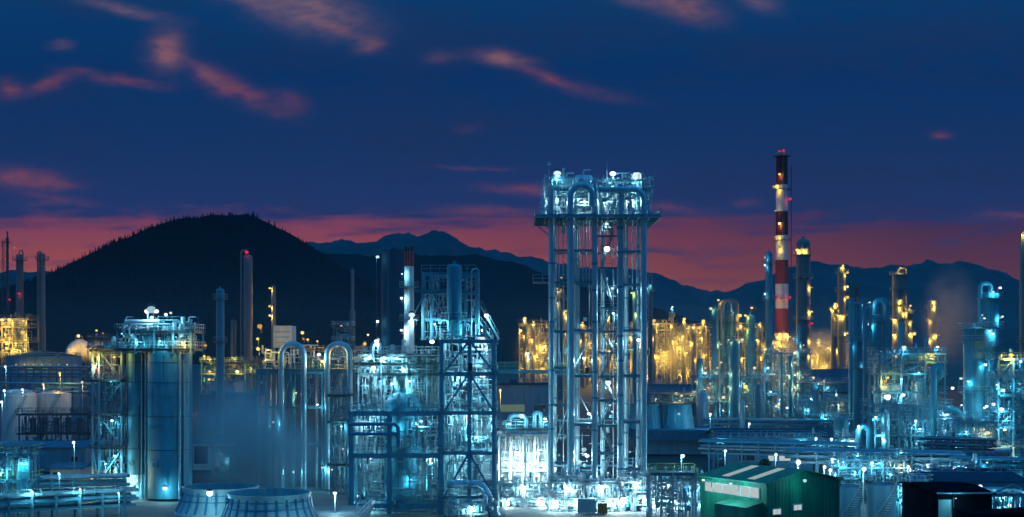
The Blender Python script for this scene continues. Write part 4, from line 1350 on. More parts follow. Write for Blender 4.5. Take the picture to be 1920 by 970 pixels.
# ------------------------------------------------------------------ cooling towers
def fan_stack(t, x, y, z0, z1, r, n=20, m='tank_white', name='fan_stack', rib='rail_pale'):
    f = lambda u: r * (1.10 - 0.16 * math.sin(PI * min(1, u * 1.15) * .75)) if u < 1 else r
    pr = [(r * (1.23 - .45 * u + .22 * u * u), z0 + (z1 - z0) * u) for u in [i / 10 for i in range(11)]]
    pr += [(pr[-1][0] + .12, z1), (pr[-1][0] + .12, z1 + .18), (pr[-1][0] - .1, z1 + .18), (pr[-1][0] - .12, z1 - .6), (pr[-1][0] - .1, z0 + .3), (0, z0 + .3)]
    s = MB().lathe(x, y, pr, 64).build(name, m, t)
    for k in range(n):
        a = 2 * PI * k / n
        b = MB()
        for i in range(1, 9):
            (ra, za), (rb_, zb) = pr[i], pr[i + 1]
            b.beam((x + (ra + .05) * math.cos(a), y + (ra + .05) * math.sin(a), za), (x + (rb_ + .05) * math.cos(a), y + (rb_ + .05) * math.sin(a), zb), .24, .12)
        b.build('rib', rib, s)
    b = MB()
    for zz in (z0 + (z1 - z0) * .55, z0 + (z1 - z0) * .8):
        u = (zz - z0) / (z1 - z0)
        rr = r * (1.23 - .45 * u + .22 * u * u)
        b.ring(x, y, rr + .01, rr + .1, zz - .05, zz + .05, 48)
    b.build('hoop', rib, s)
    b = MB()
    for k in range(6):
        a = 2 * PI * k / 6
        b.beam((x + .4 * math.cos(a), y + .4 * math.sin(a), z1 - 1.3), (x + r * .93 * math.cos(a), y + r * .93 * math.sin(a), z1 - 1.2), .7, .06)
    b.lathe(x, y, [(.5, z1 - 1.6), (.5, z1 - 1.0), (0, z1 - .9)], 16)
    b.build('fan', 'steel_dark', s)
    return s


t = thing('cooling_tower', 'low cooling tower with two flared white fan stacks and steam above, bottom left foreground', 'cooling tower', (X(440, 152), 152, 0))
MB().box(X(262, 146), X(655, 146), 146, 168, 0, 4.3).build('casing', 'tank_blue', t)
MB().box(X(255, 146), X(662, 146), 145.5, 168.5, 4.304, 4.6).build('deck', 'deck', t)
for i in range(12):
    x = X(270, 146) + i * (X(650, 146) - X(270, 146)) / 11
    MB().box(x - .12, x + .12, 145.75, 145.99, 0, 4.29).build('mullion', 'steel', t)
MB().rail([(X(258, 145.7), 145.7, 4.6), (X(659, 145.7), 145.7, 4.6), (X(659, 145.7), 168.2, 4.6)], step=1.8).build('railing', 'rail_pale', t)
fan_stack(t, X(505, 152.5), 152.5, 4.6, Z(926, 152.5), LN(160, 152.5) / 2 * .95, n=26, m='tank_white', rib='steel_blue')
fan_stack(t, X(412, 161), 161.5, 4.6, Z(915, 161), LN(146, 161) / 2 * .95, n=26, m='tank_white', rib='steel_blue')
lamp_px(t, 393, 925, 153.6, 'white', .36, 1.6)
lamp_px(t, 628, 925, 160, 'white', .4, 3)
for px in (270, 335, 585, 640): lamp(t, (X(px, 145), 144.6, 5.6), 'white', .22, 1.6)  # deck-edge lamps added to light the stacks and steam
MB().tube([(X(628, 160.4), 160.4, 4.6), (X(628, 160.4), 160.4, Z(925, 160))], .07).build('lamp_mast', 'steel_pale', t)
t = thing('flight_of_steps', 'short pale stair ramp leading up to the cooling tower deck beside the right fan stack', 'stairs', (X(670, 160), 160, 0))
stair(t, (X(705, 158), 160, 1.0), (X(664, 158), 160, 4.6), 1.2)

d = 292
t = thing('cooling_tower', 'distant cooling tower with two flared dark stacks right of the tall tower', 'cooling tower', (X(1245, d), d, G(d)))
MB().box(X(1192, d), X(1332, d), d - 7, d + 8, G(d), Z(822, d)).build('casing', 'tank_blue', t)
MB().box(X(1184, d), X(1342, d), d - 8.5, d + 9, Z(822, d) + .004, Z(803, d)).build('deck', 'roof_blue', t)
fan_stack(t, X(1208, d), d, Z(803, d), Z(759, d), LN(52, d) / 2, m='clad_teal', n=14, rib='steel')
fan_stack(t, X(1270, d), d + 1, Z(803, d), Z(760, d), LN(54, d) / 2, m='clad_teal', n=14, rib='steel')
lamp_px(t, 1273, 776, d - 5, 'white', .3, .6)

# ------------------------------------------------------------------ left background
d = 430
t = chimney('round dark chimney with a red lamp halfway up, second from the left edge', X(37, d), d, G(d), Z(478, d), LN(15, d) / 2, LN(13, d) / 2, [(G(d), Z(478, d), 'clad_grey')], galleries=(Z(488, d),), lamps=((-1, Z(466, d), 'warm', .28, .3), (.6, Z(551, d), 'red', .5, .5)), mast=None)
MB().tube([(X(38, d), d - 1, Z(490, d)), (X(38, d), d - 1, Z(470, d)), (X(45, d), d - 1, Z(470, d)), (X(45, d), d - 1, Z(640, d))], .25, fillet=.6).build('vent_pipe', 'clad_grey', t)
d = 440
t = chimney('slim yellowish chimney with a curved top pipe, third from the left edge', X(79, d), d, G(d), Z(476, d), LN(13, d) / 2, LN(11, d) / 2, [(G(d), Z(476, d), 'clad_grey')], galleries=(Z(487, d),))
MB().tube([(X(80, d), d - 1, Z(490, d)), (X(80, d), d - 1, Z(473, d)), (X(73, d), d - 1, Z(473, d)), (X(73, d), d - 1, Z(640, d))], .3, fillet=.7).build('vent_pipe', 'clad_grey', t)
d = 425
t = thing('flare_stack', 'dark lattice flare stack at the left edge of the view', 'flare stack', (X(13, d), d, G(d)))
MB().tube([(X(14, d), d, G(d)), (X(14, d), d, Z(445, d)), ], .42).tube([(X(14, d), d, Z(446, d)), (X(14, d), d, Z(434, d))], .25).build('riser', 'steel_dark', t)
w = LN(10, d) / 2
for sx_ in (-1, 1):
    for sy_ in (-1, 1): MB().beam((X(10, d) + sx_ * w * 1.3, d + sy_ * w, G(d)), (X(10, d) + sx_ * w * .8, d + sy_ * w * .8, Z(452, d)), .18).build('leg', 'steel_dark', t)
b = MB()
z, s_ = G(d), 1
while z < Z(456, d):
    b.beam((X(10, d) - s_ * w, d - w, z), (X(10, d) + s_ * w, d - w, z + 2.6), .1).beam((X(10, d) - w, d - w, z), (X(10, d) + w, d - w, z), .1)
    z += 2.6; s_ = -s_
b.build('lattice', 'steel_dark', t)
MB().rail([(X(5, d), d - 1, Z(455, d)), (X(20, d), d - 1, Z(455, d))]).box(X(5, d), X(20, d), d - 1, d + 1, Z(455, d) - .1, Z(455, d)).build('platform', 'steel_dark', t)
lamp_px(t, 18, 562, d - 1.8, 'red', .5, .5)

# far left yellow unit
d = 400
t = frame('process_structure', 'yellow lit process frame at the left edge in front of the flare stack', 'steel structure', [X(p, d) for p in (-14, 4, 24, 50)], [d, d + 10], [Z(668, d), Z(640, d), Z(612, d), Z(597, d)], base=G(d), cw=.3, m='clad_grey', pipes=70, seed=77, open_floor=True, rail='clad_grey', pm=('clad', 'clad_grey'))
for px, py in ((4, 600), (8, 608), (18, 600), (2, 618), (10, 628), (44, 602), (3, 638), (12, 645), (43, 623), (48, 638), (20, 655), (46, 655), (30, 660), (6, 657)): lamp_px(t, px, py, d - 1.6, 'yellow', .55, 1.3)
d = 470
for lab, px, w, yt in (('left round sphere tank glowing beige beyond the pipe racks', 150, 52, 637), ('right round sphere tank glowing beige beyond the pipe racks', 186, 54, 641)):
    r = LN(w, d) / 2
    t = thing('sphere_tank', lab, 'tank', (X(px, d), d, G(d)))
    zc = Z(yt, d) - r
    MB().sphere((X(px, d), d, zc), r, 36, 22).build('shell', 'tank_white', t)
    for k in range(8):
        a = 2 * PI * k / 8
        MB().tube([(X(px, d) + r * math.cos(a), d + r * math.sin(a), G(d)), (X(px, d) + r * .97 * math.cos(a), d + r * .97 * math.sin(a), zc)], .3).build('leg', 'clad_grey', t)
    MB().box(X(px, d) - 1.2, X(px, d) + 1.2, d - 1.2, d + 1.2, zc + r * .98, zc + r + .1).rail([(X(px, d) - 1.2, d - 1.2, zc + r + .1), (X(px, d) + 1.2, d - 1.2, zc + r + .1)]).build('top_platform', 'rail_pale', t)
    for px2, py2 in (((147, 630), (128, 655)) if px == 150 else ((181, 620), (193, 625), (204, 645), (163, 655))):
        lamp_px(t, px2, py2, d - r - 1.5, 'yellow', .5, 1.0)
frame('process_structure', 'cluster of pale valves and pipes above the two sphere tanks', 'steel structure', [X(p, 455) for p in (165, 188, 212)], [455, 460], [Z(650, 455), Z(634, 455)], base=G(455), cw=.3, m='clad_grey', pipes=40, seed=78, rail='clad_grey')
d = 400
t = tank('wide dark storage tank with a low cone roof at the left, below the chimneys', X(82, d), d, G(d), LN(134, d) / 2, Z(668, d) - G(d), m='tank_blue', rm='roof_dark')
for px in range(30, 146, 16): lamp_px(t, px, 684, d - 12.5, 'yellow', .18, .12)

# pipe racks across the left middle distance
rack('high pipe rack in front of the wide dark tank at left', (X(-30, 350), 350), (X(172, 345), 345), 4, [Z(703, 350), Z(690, 350)], 7, 5, seed=1, m='steel_blue', pm=('steel_blue', 'clad_teal', 'clad_dull'))
rack('pipe rack one step nearer than the high rack at left, below the yellow lamp', (X(-30, 320), 320), (X(172, 312), 312), 4, [Z(735, 320), Z(720, 320)], 7, 5, seed=2, m='steel_blue', pm=('steel_blue', 'clad_teal', 'clad_dull'))
d = 296
tank('round white tank at the left edge behind the pump skids', X(36, d), d, G(d), LN(62, d) / 2, Z(742, d) - G(d), m='tank_white', roof='dome', bands=2)
tank('round white tank right of the left edge tank, with a wider wall', X(100, 303), 303, G(303), LN(64, 303) / 2, Z(738, 303) - G(303), m='tank_white', roof='cone', bands=2)
t = frame('process_structure', 'dark pump skid frame in front of the two white tanks at left', 'steel structure', [X(p, 280) for p in (36, 75, 115, 165)], [280, 284], [Z(812, 280), Z(776, 280)], base=G(280), cw=.25, m='steel_dark', pipes=34, seed=79, rail='steel_dark', pm=('steel_dark', 'steel_blue'), open_floor=True)
for k_ in range(5): pcol('dark upright filter vessel, %s along the pump skid at left' % ('first', 'second', 'third', 'fourth', 'fifth')[k_], 62 + k_ * 22, 782, 281.5, 11, ybase=812, m='steel_dark', name='filter_vessel', cat='vessel', ladder=False, bands=1)
shed('long low shed with a pale roof left of the access tower', X(-20, 262), X(172, 262), 258, 268, G(262), Z(838, 262) - G(262), wall='tank_blue', roof='roof_blue', pitch=1.0, wins=((X(140, 258), 3.2, 1.4, 1.0, 'glass'),))
shed('small lit shed with cream walls near the orange lamp at left', X(94, 240), X(157, 240), 240, 247, 0, Z(878, 240), wall='panel_pale', roof='roof_blue', pitch=.6, wins=((X(106, 240), 1.6, 1.2, 1.0, 'glass'),), doors=((X(140, 240), 1.2, 2.2, 'steel_blue'),))
rack('lowest front pipe rack crossing the bottom left corner', (X(-10, 186), 186), (X(250, 196), 196), 3.5, [Z(945, 190), Z(928, 190)], 6, 5, seed=3, base=0, m='steel', pm=('steel', 'clad_teal', 'steel_pale'), rail=True)
rack('front pipe rack behind the lowest one at bottom left', (X(40, 208), 208), (X(236, 212), 212), 3.5, [Z(913, 210), Z(897, 210)], 5, 5, seed=4, base=0, m='steel', pm=('steel', 'clad_teal', 'steel_pale'))
for px, py, dd_, lab in ((60, 922, 188, 'added low lamp post by the left part of the lowest front pipe rack'), (150, 918, 191, 'added low lamp post by the middle of the lowest front pipe rack'), (222, 925, 192, 'added low lamp post at the right end of the lowest front pipe rack'), (110, 888, 206, 'added low lamp post over the second front pipe rack at bottom left')):
    lamp_post(lab, px, py, dd_ - 1.5, 'white', r=.16, k=1.6)  # posts added to brighten the front pipe racks
d = 190
t = frame('process_structure', 'green lit hopper stand with a railed roof at the left edge', 'steel structure', [X(p, d) for p in (-8, 14, 54)], [d, d + 4], [Z(900, d), Z(850, d)], cw=.25, m='steel', pipes=26, seed=80, rail='rail_yellow', open_floor=True)
for px, py in ((10, 938), (4, 885), (40, 868)): lamp_px(t, px, py, d - .6, 'cyan', .25, 1.2)
t = thing('hopper', 'blue feed hopper with a conical outlet standing in the left edge stand', 'hopper', (X(38, d), d + 1.5, Z(940, d)))
r = LN(30, d) / 2
MB().lathe(X(38, d), d + 1.5, [(.25, Z(945, d)), (r, Z(912, d)), (r, Z(864, d)), (0, Z(860, d))], 28).build('shell', 'clad_teal', t)
MB().tube([(X(38, d), d + 1.5, Z(944, d)), (X(38, d), d + 1.5, 1.0)], .2).build('outlet', 'clad_teal', t)
shed('concrete portal frame block with a pale wall opening, right of the silos', X(362, 262), X(399, 262), 262, 270, G(262), Z(832, 262) - G(262), wall='panel_pale', roof='roof_blue', pitch=0, wins=((X(377, 262), 2.4, 2.8, 3.6, 'glass'),))
t = frame('process_structure', 'pale concrete frame with lit pipes inside, beside the portal block', 'steel structure', [X(400, 258), X(428, 258)], [258, 264], [Z(837, 258)], base=G(258), cw=.5, m='concrete', pipes=16, seed=81, rail=None, pm=('clad', 'steel_pale'))
lamp_px(t, 423, 860, 257.5, 'white', .3, 1.2)
shed('dark blue windowless hall behind the steam, right of the silos', X(372, 345), X(482, 345), 345, 365, G(345), Z(742, 345) - G(345), wall='steel_blue', roof='roof_blue', pitch=0)
shed('small pale office block behind the dark hall', X(392, 372), X(440, 372), 372, 384, G(372), Z(716, 372) - G(372), wall='panel_pale', roof='roof_blue', pitch=0, wins=((X(405, 372), 16, 3, 1.5, 'glass'), (X(428, 372), 16, 3, 1.5, 'glass')))
pcol('dark slim column with one lit edge, right of the silos', 413, 541, 330, 15, m='clad_teal', bands=5, plats=(Z(560, 330), Z(640, 330)))
pcol('grey column with a red lamp on its top in front of the wooded hill', 465, 478, 420, 17, m='clad_grey', name='reactor_column', bands=6, ovh=('l', .35), lamps=[(Z(474, 420), -1.57, 'red', .5, .4)])
pcol('thin yellow lit column with three lamps down its left side', 513, 536, 430, 8, m='clad_grey', bands=3, lamps=lamps_at(430, 513, ((541, -1), (575, -1), (592, -1)), 'yellow', .6, 1.3))
pcol('dark stubby column between the grey column and the dark slim column', 438, 600, 400, 10, m='steel_dark', bands=3)
t = frame('process_structure', 'low yellow lit pipework left of the pipe loops, under the grey column', 'steel structure', [X(p, 390) for p in (378, 420, 460, 495)], [390, 398], [Z(700, 390), Z(678, 390)], base=G(390), cw=.3, m='steel_blue', pipes=50, seed=82, rail='steel', pm=('clad_teal', 'clad_grey'))
for px, py in ((385, 648), (383, 668), (391, 671), (393, 697), (392, 712), (436, 671), (445, 697), (470, 690)): lamp_px(t, px, py, 388.5, 'yellow', .5 if py != 697 else .6, 1.0)
t = frame('process_structure', 'far yellow lit pipework seen between the two silver pipe loops', 'steel structure', [X(p, 420) for p in (560, 590, 625, 680)], [420, 428], [Z(690, 420), Z(655, 420)], base=G(420), cw=.3, m='clad_grey', pipes=50, seed=83, rail='clad_grey', open_floor=True)
for px, py in ((567, 624), (569, 636), (577, 637), (595, 640), (640, 612), (690, 628), (684, 645), (655, 688), (663, 665)): lamp_px(t, px, py, 418.5, 'yellow', .5, 1.0)

# ------------------------------------------------------------------ between block and tower: white glowing unit
d = 228
t = frame('process_structure', 'dazzling white process bay between the central block and the tall tower', 'steel structure', [X(p, d) for p in (936, 957, 980, 1003, 1028)], [d, d + 5, d + 10], [Z(880, d), Z(815, d)], cw=.3, m='white_paint', pipes=90, seed=90, pm=('clad', 'white_paint', 'steel_pale'), rail='rail_pale', rail_mid=True, open_floor=False, dm='steel_pale')
for px, py, r, k in ((950, 868, .5, 6), (985, 872, .6, 9), (1005, 875, .6, 9), (970, 850, .4, 5), (1015, 850, .4, 5), (945, 900, .4, 5), (990, 905, .4, 5), (975, 930, .35, 5), (1012, 925, .35, 5)): lamp_px(t, px, py, d - 2.2, 'white', r, k)
for pa, pb in ((940, 956), (961, 979), (984, 1002), (1006, 1026)): MB().box(X(pa, d), X(pb, d), d + 4.6, d + 4.8, Z(878, d), Z(822, d)).build('wall_panel', 'panel_pale', t)
t = frame('process_structure', 'railed platform with white inverted U pipes above the dazzling bay', 'steel structure', [X(p, 219) for p in (938, 985, 1030)], [219, 224], [Z(803, 219)], cw=.25, m='steel_pale', rail='rail_pale', seed=91)
for pa, pb, yt in ((955, 986, 779), (1002, 1014, 774)):
    MB().tube([(X(pa, 220), 220, Z(803, 219)), (X(pa, 220), 220, Z(yt, 220)), (X(pb, 220), 220, Z(yt, 220)), (X(pb, 220), 220, Z(803, 219))], .4, fillet=.9).build('pipe', 'clad', t)
add_pipes(t, random.Random(92), X(940, 220), X(1030, 220), 220, 223, Z(803, 219), Z(788, 219), 16, ('clad', 'steel_pale'), .15)
for px, py in ((978, 780), (1022, 786), (955, 795)): lamp_px(t, px, py, 218, 'white', .42, 1.4)
shed('dark office building with greenish lit windows behind the footbridge', X(936, 300), X(1032, 300), 300, 315, G(300), Z(722, 300) - G(300), wall='steel_blue', roof='roof_dark', pitch=0, wins=((X(950, 300), 11.5, 2.8, 1.6, 'lit_window_green'), (X(972, 300), 11.5, 2.8, 1.6, 'lit_window_green'), (X(1012, 300), 11.5, 2.8, 1.6, 'glass')))

# low pipe manifolds at the foot of the tower
names = ('left of the bottom of the dazzling bay', 'under the front left legs of the tall tower', 'under the stair of the tall tower', 'under the right leg of the tall tower', 'below the yellow railed platform', 'at the foot of the stairs beside the green building', 'in front of the right half of the central block', 'beyond the right leg of the tall tower')
for i, (lab, pa, pb, dd, yt) in enumerate(zip(names, (935, 1030, 1095, 1160, 1222, 1270, 838, 1210), (1032, 1095, 1160, 1222, 1275, 1325, 930, 1320), (206, 200, 199.5, 200, 206, 205, 192, 226), (905, 905, 905, 900, 905, 910, 945, 900))):
    t = frame('pipe_manifold', 'low manifold of bright pipes ' + lab, 'pipe manifold', [X(pa, dd), X((pa + pb) / 2, dd), X(pb, dd)], [dd, dd + 4], [Z(yt + 30, dd), Z(yt, dd)], cw=.18, m='steel_pale', pipes=56, seed=100 + i, open_floor=True, rail='rail_pale' if i % 2 else None, over=.15, bh=.25, pm=('clad', 'steel_pale', 'white_paint', 'clad', 'clad_teal'))
    for k in range(3):
        lamp(t, (X(pa + (pb - pa) * (k + .5) / 3, dd), dd - .5, Z(yt + (6 if k % 2 else 34), dd)), 'white' if i < 6 or k == 1 else 'cyan', .26, 3.6 if i < 5 else 2.0)
    for k in range(3):
        x = X(pa + (pb - pa) * (k + .35) / 3, dd)
        MB().box(x - .4, x + .4, dd + .6, dd + 1.4, .05, 1.0 + .5 * (k % 2)).lathe(x, dd + 1, [(.35, 1.0 + .5 * (k % 2)), (.35, 2.0), (0, 2.1)], 12).build('pump', 'steel_pale', t)
for i, (px, dd, lab) in enumerate(((1100, 197, 'white electrical cabinet at the foot of the tall tower'), (1130, 196.5, 'orange equipment crate at the foot of the tall tower stair'))):
    t = thing('equipment_cabinet', lab, 'cabinet', (X(px, dd), dd, 0))
    m_ = 'panel_pale' if i == 0 else 'orange_paint'
    w = 1.4 if i == 0 else .7
    MB().box(X(px, dd) - w, X(px, dd) + w, dd, dd + 1.2, .15, 2.3 - i * .6).build('body', m_, t)
    MB().box(X(px, dd) - w * .95, X(px, dd) - .02, dd - .05, dd - .004, .25, 2.1 - i * .6).build('door', m_, t)
    MB().box(X(px, dd) + .02, X(px, dd) + w * .95, dd - .05, dd - .004, .25, 2.1 - i * .6).build('door', m_, t)

# ------------------------------------------------------------------ right of the tower: railed platform and stairs
d = 190
t = frame('access_platform', 'railed access platform with yellow handrails right of the tall tower', 'platform', [X(1218, d), X(1262, d), X(1304, d)], [d, d + 3], [Z(887, d)], cw=.3, m='steel_pale', rail='rail_yellow', over=.1, pipes=16, seed=120)
stair(t, (X(1352, d - 2), d, Z(972, d)), (X(1304, d), d, Z(887, d)), 1.2, 'rail_yellow')
lamp_px(t, 1280, 855, d + 1, 'white', .5, 1.8)
MB().tube([(X(1280, d), d + 1.6, Z(887, d)), (X(1280, d), d + 1.6, Z(853, d))], .07).build('lamp_mast', 'steel_pale', t)


# ------------------------------------------------------------------ green building
def green_hall():
    C = Vector((X(1437, 150), 150.0, 0))
    l = Vector((-6.2, 10.0, 0)); L_ = 11.9
    l.normalize()
    g = Vector((l.y, -l.x, 0))
    g = Vector((.85, .527, 0)).normalized()
    l = Vector((-.527, .85, 0)).normalized()
    W_ = 11.9
    t = thing('green_hall', 'green metal hall with a gable roof, white window band and outside stairs', 'building', (C.x, C.y, 0))
    P = lambda a, b_, z: tuple(C + l * a + g * b_ + Vector((0, 0, z)))
    ze, za = Z(908, 150), Z(908, 150) + 1.25
    b = MB()
    b.add([P(0, 0, 0), P(L_, 0, 0), P(L_, W_, 0), P(0, W_, 0), P(0, 0, ze), P(L_, 0, ze), P(L_, W_, ze), P(0, W_, ze), P(0, W_ / 2, za), P(L_, W_ / 2, za)],
          [(1, 0, 4, 5), (0, 3, 7, 8, 4), (3, 2, 6, 7), (2, 1, 5, 9, 6)])
    b.build('wall', 'panel_green', t)
    def slab(a0, a1, b0, z0, b1, z1, th):
        q = MB()
        v = [P(a0, b0, z0), P(a1, b0, z0), P(a1, b1, z1), P(a0, b1, z1)]
        v += [(x, y, z + th) for x, y, z in v]
        q.add(v, [(0, 1, 2, 3), (7, 6, 5, 4), (0, 4, 5, 1), (1, 5, 6, 2), (2, 6, 7, 3), (3, 7, 4, 0)])
        return q
    s = 1.25 / (W_ / 2)
    r1 = slab(-.3, L_ + .3, -.4, ze - .4 * s + .03, W_ / 2, za + .03, .16).build('roof', 'panel_green', t)
    slab(-.3, L_ + .3, W_ + .4, ze - .4 * s + .03, W_ / 2 + .002, za + .03, .16).build('roof', 'panel_green', t)
    for a0, a1 in ((2.6, 3.8), (7.2, 8.4)):
        slab(a0, a1, .5, ze + .5 * s + .195, W_ / 2 - .5, za - .5 * s + .195, .04).build('skylight', 'skylight_glow', r1)
    # corrugation ribs on the walls
    b = MB()
    k = .35
    while k < L_:
        p0, p1 = P(k, -.03, .1), P(k, -.006, ze - .05)
        b.beam(p0, p1, .022)
        k += .55
    k = .35
    while k < W_:
        zz = ze + (za - ze) * (1 - abs(k - W_ / 2) / (W_ / 2))
        b.beam(P(-.03, k, .1), P(-.03, k, zz - .08), .022)
        k += .55
    b.build('cladding', 'panel_green', t)
    # white window band on the long side
    q = MB()
    v = [P(1.1, -.1, ze - 1.85), P(10.9, -.1, ze - 1.75), P(10.9, -.1, ze - .55), P(1.1, -.1, ze - .55)]
    v2 = [P(1.1, -.02, ze - 1.85), P(10.9, -.02, ze - 1.75), P(10.9, -.02, ze - .55), P(1.1, -.02, ze - .55)]
    q.add(v + v2, [(1, 0, 3, 2), (0, 1, 5, 4), (2, 3, 7, 6), (1, 2, 6, 5), (3, 0, 4, 7)])
    wd = q.build('window_band', 'panel_pale', t)
    for i in range(6):
        a = 1.1 + 9.8 * (i + .5) / 6
        q = MB()
        w = .72
        q.add([P(a - w, -.12, ze - 1.7), P(a + w, -.12, ze - 1.7), P(a + w, -.12, ze - .65), P(a - w, -.12, ze - .65)], [(1, 0, 3, 2)])
        q.build('pane', 'lit_window', wd)
    # windows of the gable wall
    for b0, zz in ((.75, ze - 3.75), (4.1, ze - 3.45)):
        q = MB()
        w, h = 1.6, .85
        v = [P(-.12, b0, zz), P(-.12, b0 + w, zz), P(-.12, b0 + w, zz + h), P(-.12, b0, zz + h)]
        v2 = [P(-.02, b0, zz), P(-.02, b0 + w, zz), P(-.02, b0 + w, zz + h), P(-.02, b0, zz + h)]
        q.add(v + v2, [(0, 1, 2, 3), (4, 5, 1, 0), (3, 2, 6, 7), (1, 5, 6, 2), (4, 0, 3, 7)])
        f = q.build('window', 'rail_pale', t)
        for s_ in (.12, .52):
            q = MB()
            q.add([P(-.14, b0 + w * s_, zz + .12), P(-.14, b0 + w * (s_ + .36), zz + .12), P(-.14, b0 + w * (s_ + .36), zz + h - .12), P(-.14, b0 + w * s_, zz + h - .12)], [(0, 1, 2, 3)])
            q.build('pane', 'lit_window', f)
    # annex on the long side
    b = MB()
    a0, a1, b1, zh = .6, 6.2, -2.6, ze - 2.2
    v = [P(a0, -.05, 0), P(a1, -.05, 0), P(a1, b1, 0), P(a0, b1, 0), P(a0, -.05, zh), P(a1, -.05, zh), P(a1, b1, zh - .5), P(a0, b1, zh - .5)]
    b.add(v, [(2, 3, 7, 6), (0, 3, 7, 4)[::-1], (1, 2, 6, 5), (4, 5, 6, 7)[::-1]])
    b.build('annex', 'panel_green', t)
    for a in (.0, W_):
        MB().tube([P(-.1, a + (.12 if a == 0 else -.12), .2), P(-.1, a + (.12 if a == 0 else -.12), ze)], .09).build('downpipe', 'panel_green', t)
    # lamps added over the window band and gable to light the walls
    for a_ in (3.5, 8.5):
        p = Vector(P(a_, -2.4, ze - .1))
        lamp(t, tuple(p), 'white', .2, 2.4, stem=(1.2, .8, .1))
    lamp(t, P(-2.2, 4.0, ze + .4), 'cyan', .2, .45, stem=(1.2, .9, .1))
    return t


green_hall()
d = 178
t = thing('shrub', 'small green bush behind the roof of the green hall', 'bush', (X(1434, d), d, 0))
MB().tube([(X(1434, d), d, 0), (X(1434, d), d + .1, Z(885, d))], .14).build('trunk', 'bark', t)
b = MB()
for i in range(700):
    a, u = rnd.uniform(0, 2 * PI), rnd.uniform(-1, 1)
    rr = rnd.random() ** .4
    q = Vector((math.cos(a) * math.sqrt(1 - u * u) * 1.0, math.sin(a) * math.sqrt(1 - u * u), u * 1.15)) * rr
    c = Vector((X(1434, d), d, Z(875, d))) + q
    e1 = Vector((rnd.uniform(-1, 1), rnd.uniform(-1, 1), rnd.uniform(-1, 1))).normalized() * .16
    e2 = Vector((rnd.uniform(-1, 1), rnd.uniform(-1, 1), rnd.uniform(-1, 1))).normalized() * .12
    b.add([tuple(c - e1), tuple(c + e2), tuple(c + e1), tuple(c - e2)], [(0, 1, 2, 3)])
b.build('crown', 'foliage', t)
#PARTTWO
# ------------------------------------------------------------------ right foreground: tanks, dark sheds
d = 172
tank('blue grey round tank next to the right wall of the green hall', X(1588, d), d, 0, LN(50, d) / 2, Z(912, d), m='tank_blue', roof='cone')
tank('blue grey round tank with a ladder cage, second from the green hall', X(1653, d), d, 0, LN(54, d) / 2, Z(908, d), m='tank_blue', roof='cone')
pcol('slim domed tank on a skirt, third to the right of the green hall', 1722, 888, 176, 30, m='tank_blue', name='process_vessel', cat='vessel', plats=(Z(905, 176),), bands=2, lamps=((Z(940, 176), -1.2, 'white', .28, .9),))
t = frame('process_structure', 'low greenish lit pipe frame between the round tanks right of the green hall', 'steel structure', [X(1684, 180), X(1708, 180)], [180, 184], [Z(935, 180), Z(905, 180)], cw=.2, m='steel', pipes=26, seed=130, open_floor=True)
for px, py in ((1690, 915), (1700, 940)): lamp_px(t, px, py, 179, 'cyan', .22, .9)
t = frame('process_structure', 'pale pump frame under a small roof behind the round tanks', 'steel structure', [X(1700, 205), X(1745, 205)], [205, 209], [Z(890, 205)], cw=.25, m='steel_pale', pipes=20, seed=131, rail=None)
lamp_px(t, 1715, 892, 204, 'white', .3, 1.8)
t = shed('black shed with a single pale roller door at bottom right', X(1758, 143), X(1860, 143), 143, 156, 0, Z(928, 143), wall='panel_dark', roof='panel_dark', pitch=.45, doors=((X(1772, 143), 1.5, Z(937, 143), 'panel_pale'),), wins=())
lamp(t, (X(1790, 142), 141.6, Z(934, 142)), 'white', .12, .5)  # small lamp added so the door shows
MB().tube([(X(1757, 142.4), 142.4, Z(925, 142.4)), (X(1862, 142.4), 142.4, Z(925, 142.4))], .09).build('gutter', 'steel_pale', t)
t = shed('lit open gabled shelter at the right edge behind the black shed', X(1862, 150), X(1935, 150), 155.5, 162, 0, Z(936, 155), wall='tank_blue', roof='steel_pale', pitch=0.9)
for px, py, kd in ((1885, 928, 'white'), (1876, 941, 'white'), (1893, 948, 'white')): lamp_px(t, px, py, 152, kd, .25, 1.2)
t = frame('shelter_porch', 'pale steel porch with lit pipes in front of the open gabled shelter', 'porch', [X(1864, 150), X(1900, 150), X(1935, 150)], [150, 154.8], [Z(925, 150)], cw=.2, m='steel_pale', pipes=24, seed=133, rail=None, open_floor=True)
for pa, pb in ((1862, 1898), (1934, 1898)): MB().beam((X(pa, 150), 149.8, Z(925, 150)), (X(pb, 150), 149.8, Z(908, 150)), .2).build('rafter', 'steel_pale', t)
t = thing('added_flood_mast', 'slim added mast of floodlights to light the round tanks by the green hall', 'lamp post', (X(1568, 163), 163, 0))
MB().tube([(X(1568, 163), 163.4, 0), (X(1568, 163), 163.4, Z(885, 163))], .09).build('pole', 'steel_pale', t)
for px, py in ((1566, 887), (1571, 899)): lamp_px(t, px, py, 162.6, 'white', .2, 2.0)  # mast added so the round tanks catch light
d = 118
t = thing('dark_roof_hall', 'nearly black low hall with a sloping roof cutting the bottom right corner', 'building', (X(1880, d), d, 0))
za, zb = Z(966, d), Z(956, d)
MB().box(X(1822, d), X(1990, d), d, d + 2.6, 0, za - .3).build('wall', 'panel_dark', t)
q = MB()
v = [(X(1816, d), d - .3, za - .25), (X(1995, d), d - .3, zb - .25), (X(1995, d), d + 2.9, zb - .25), (X(1816, d), d + 2.9, za - .25)]
v += [(x, y, z + .3) for x, y, z in v]
q.add(v, [(3, 2, 1, 0), (4, 5, 6, 7), (0, 1, 5, 4), (1, 2, 6, 5), (2, 3, 7, 6), (3, 0, 4, 7)]).build('roof', 'panel_dark', t)
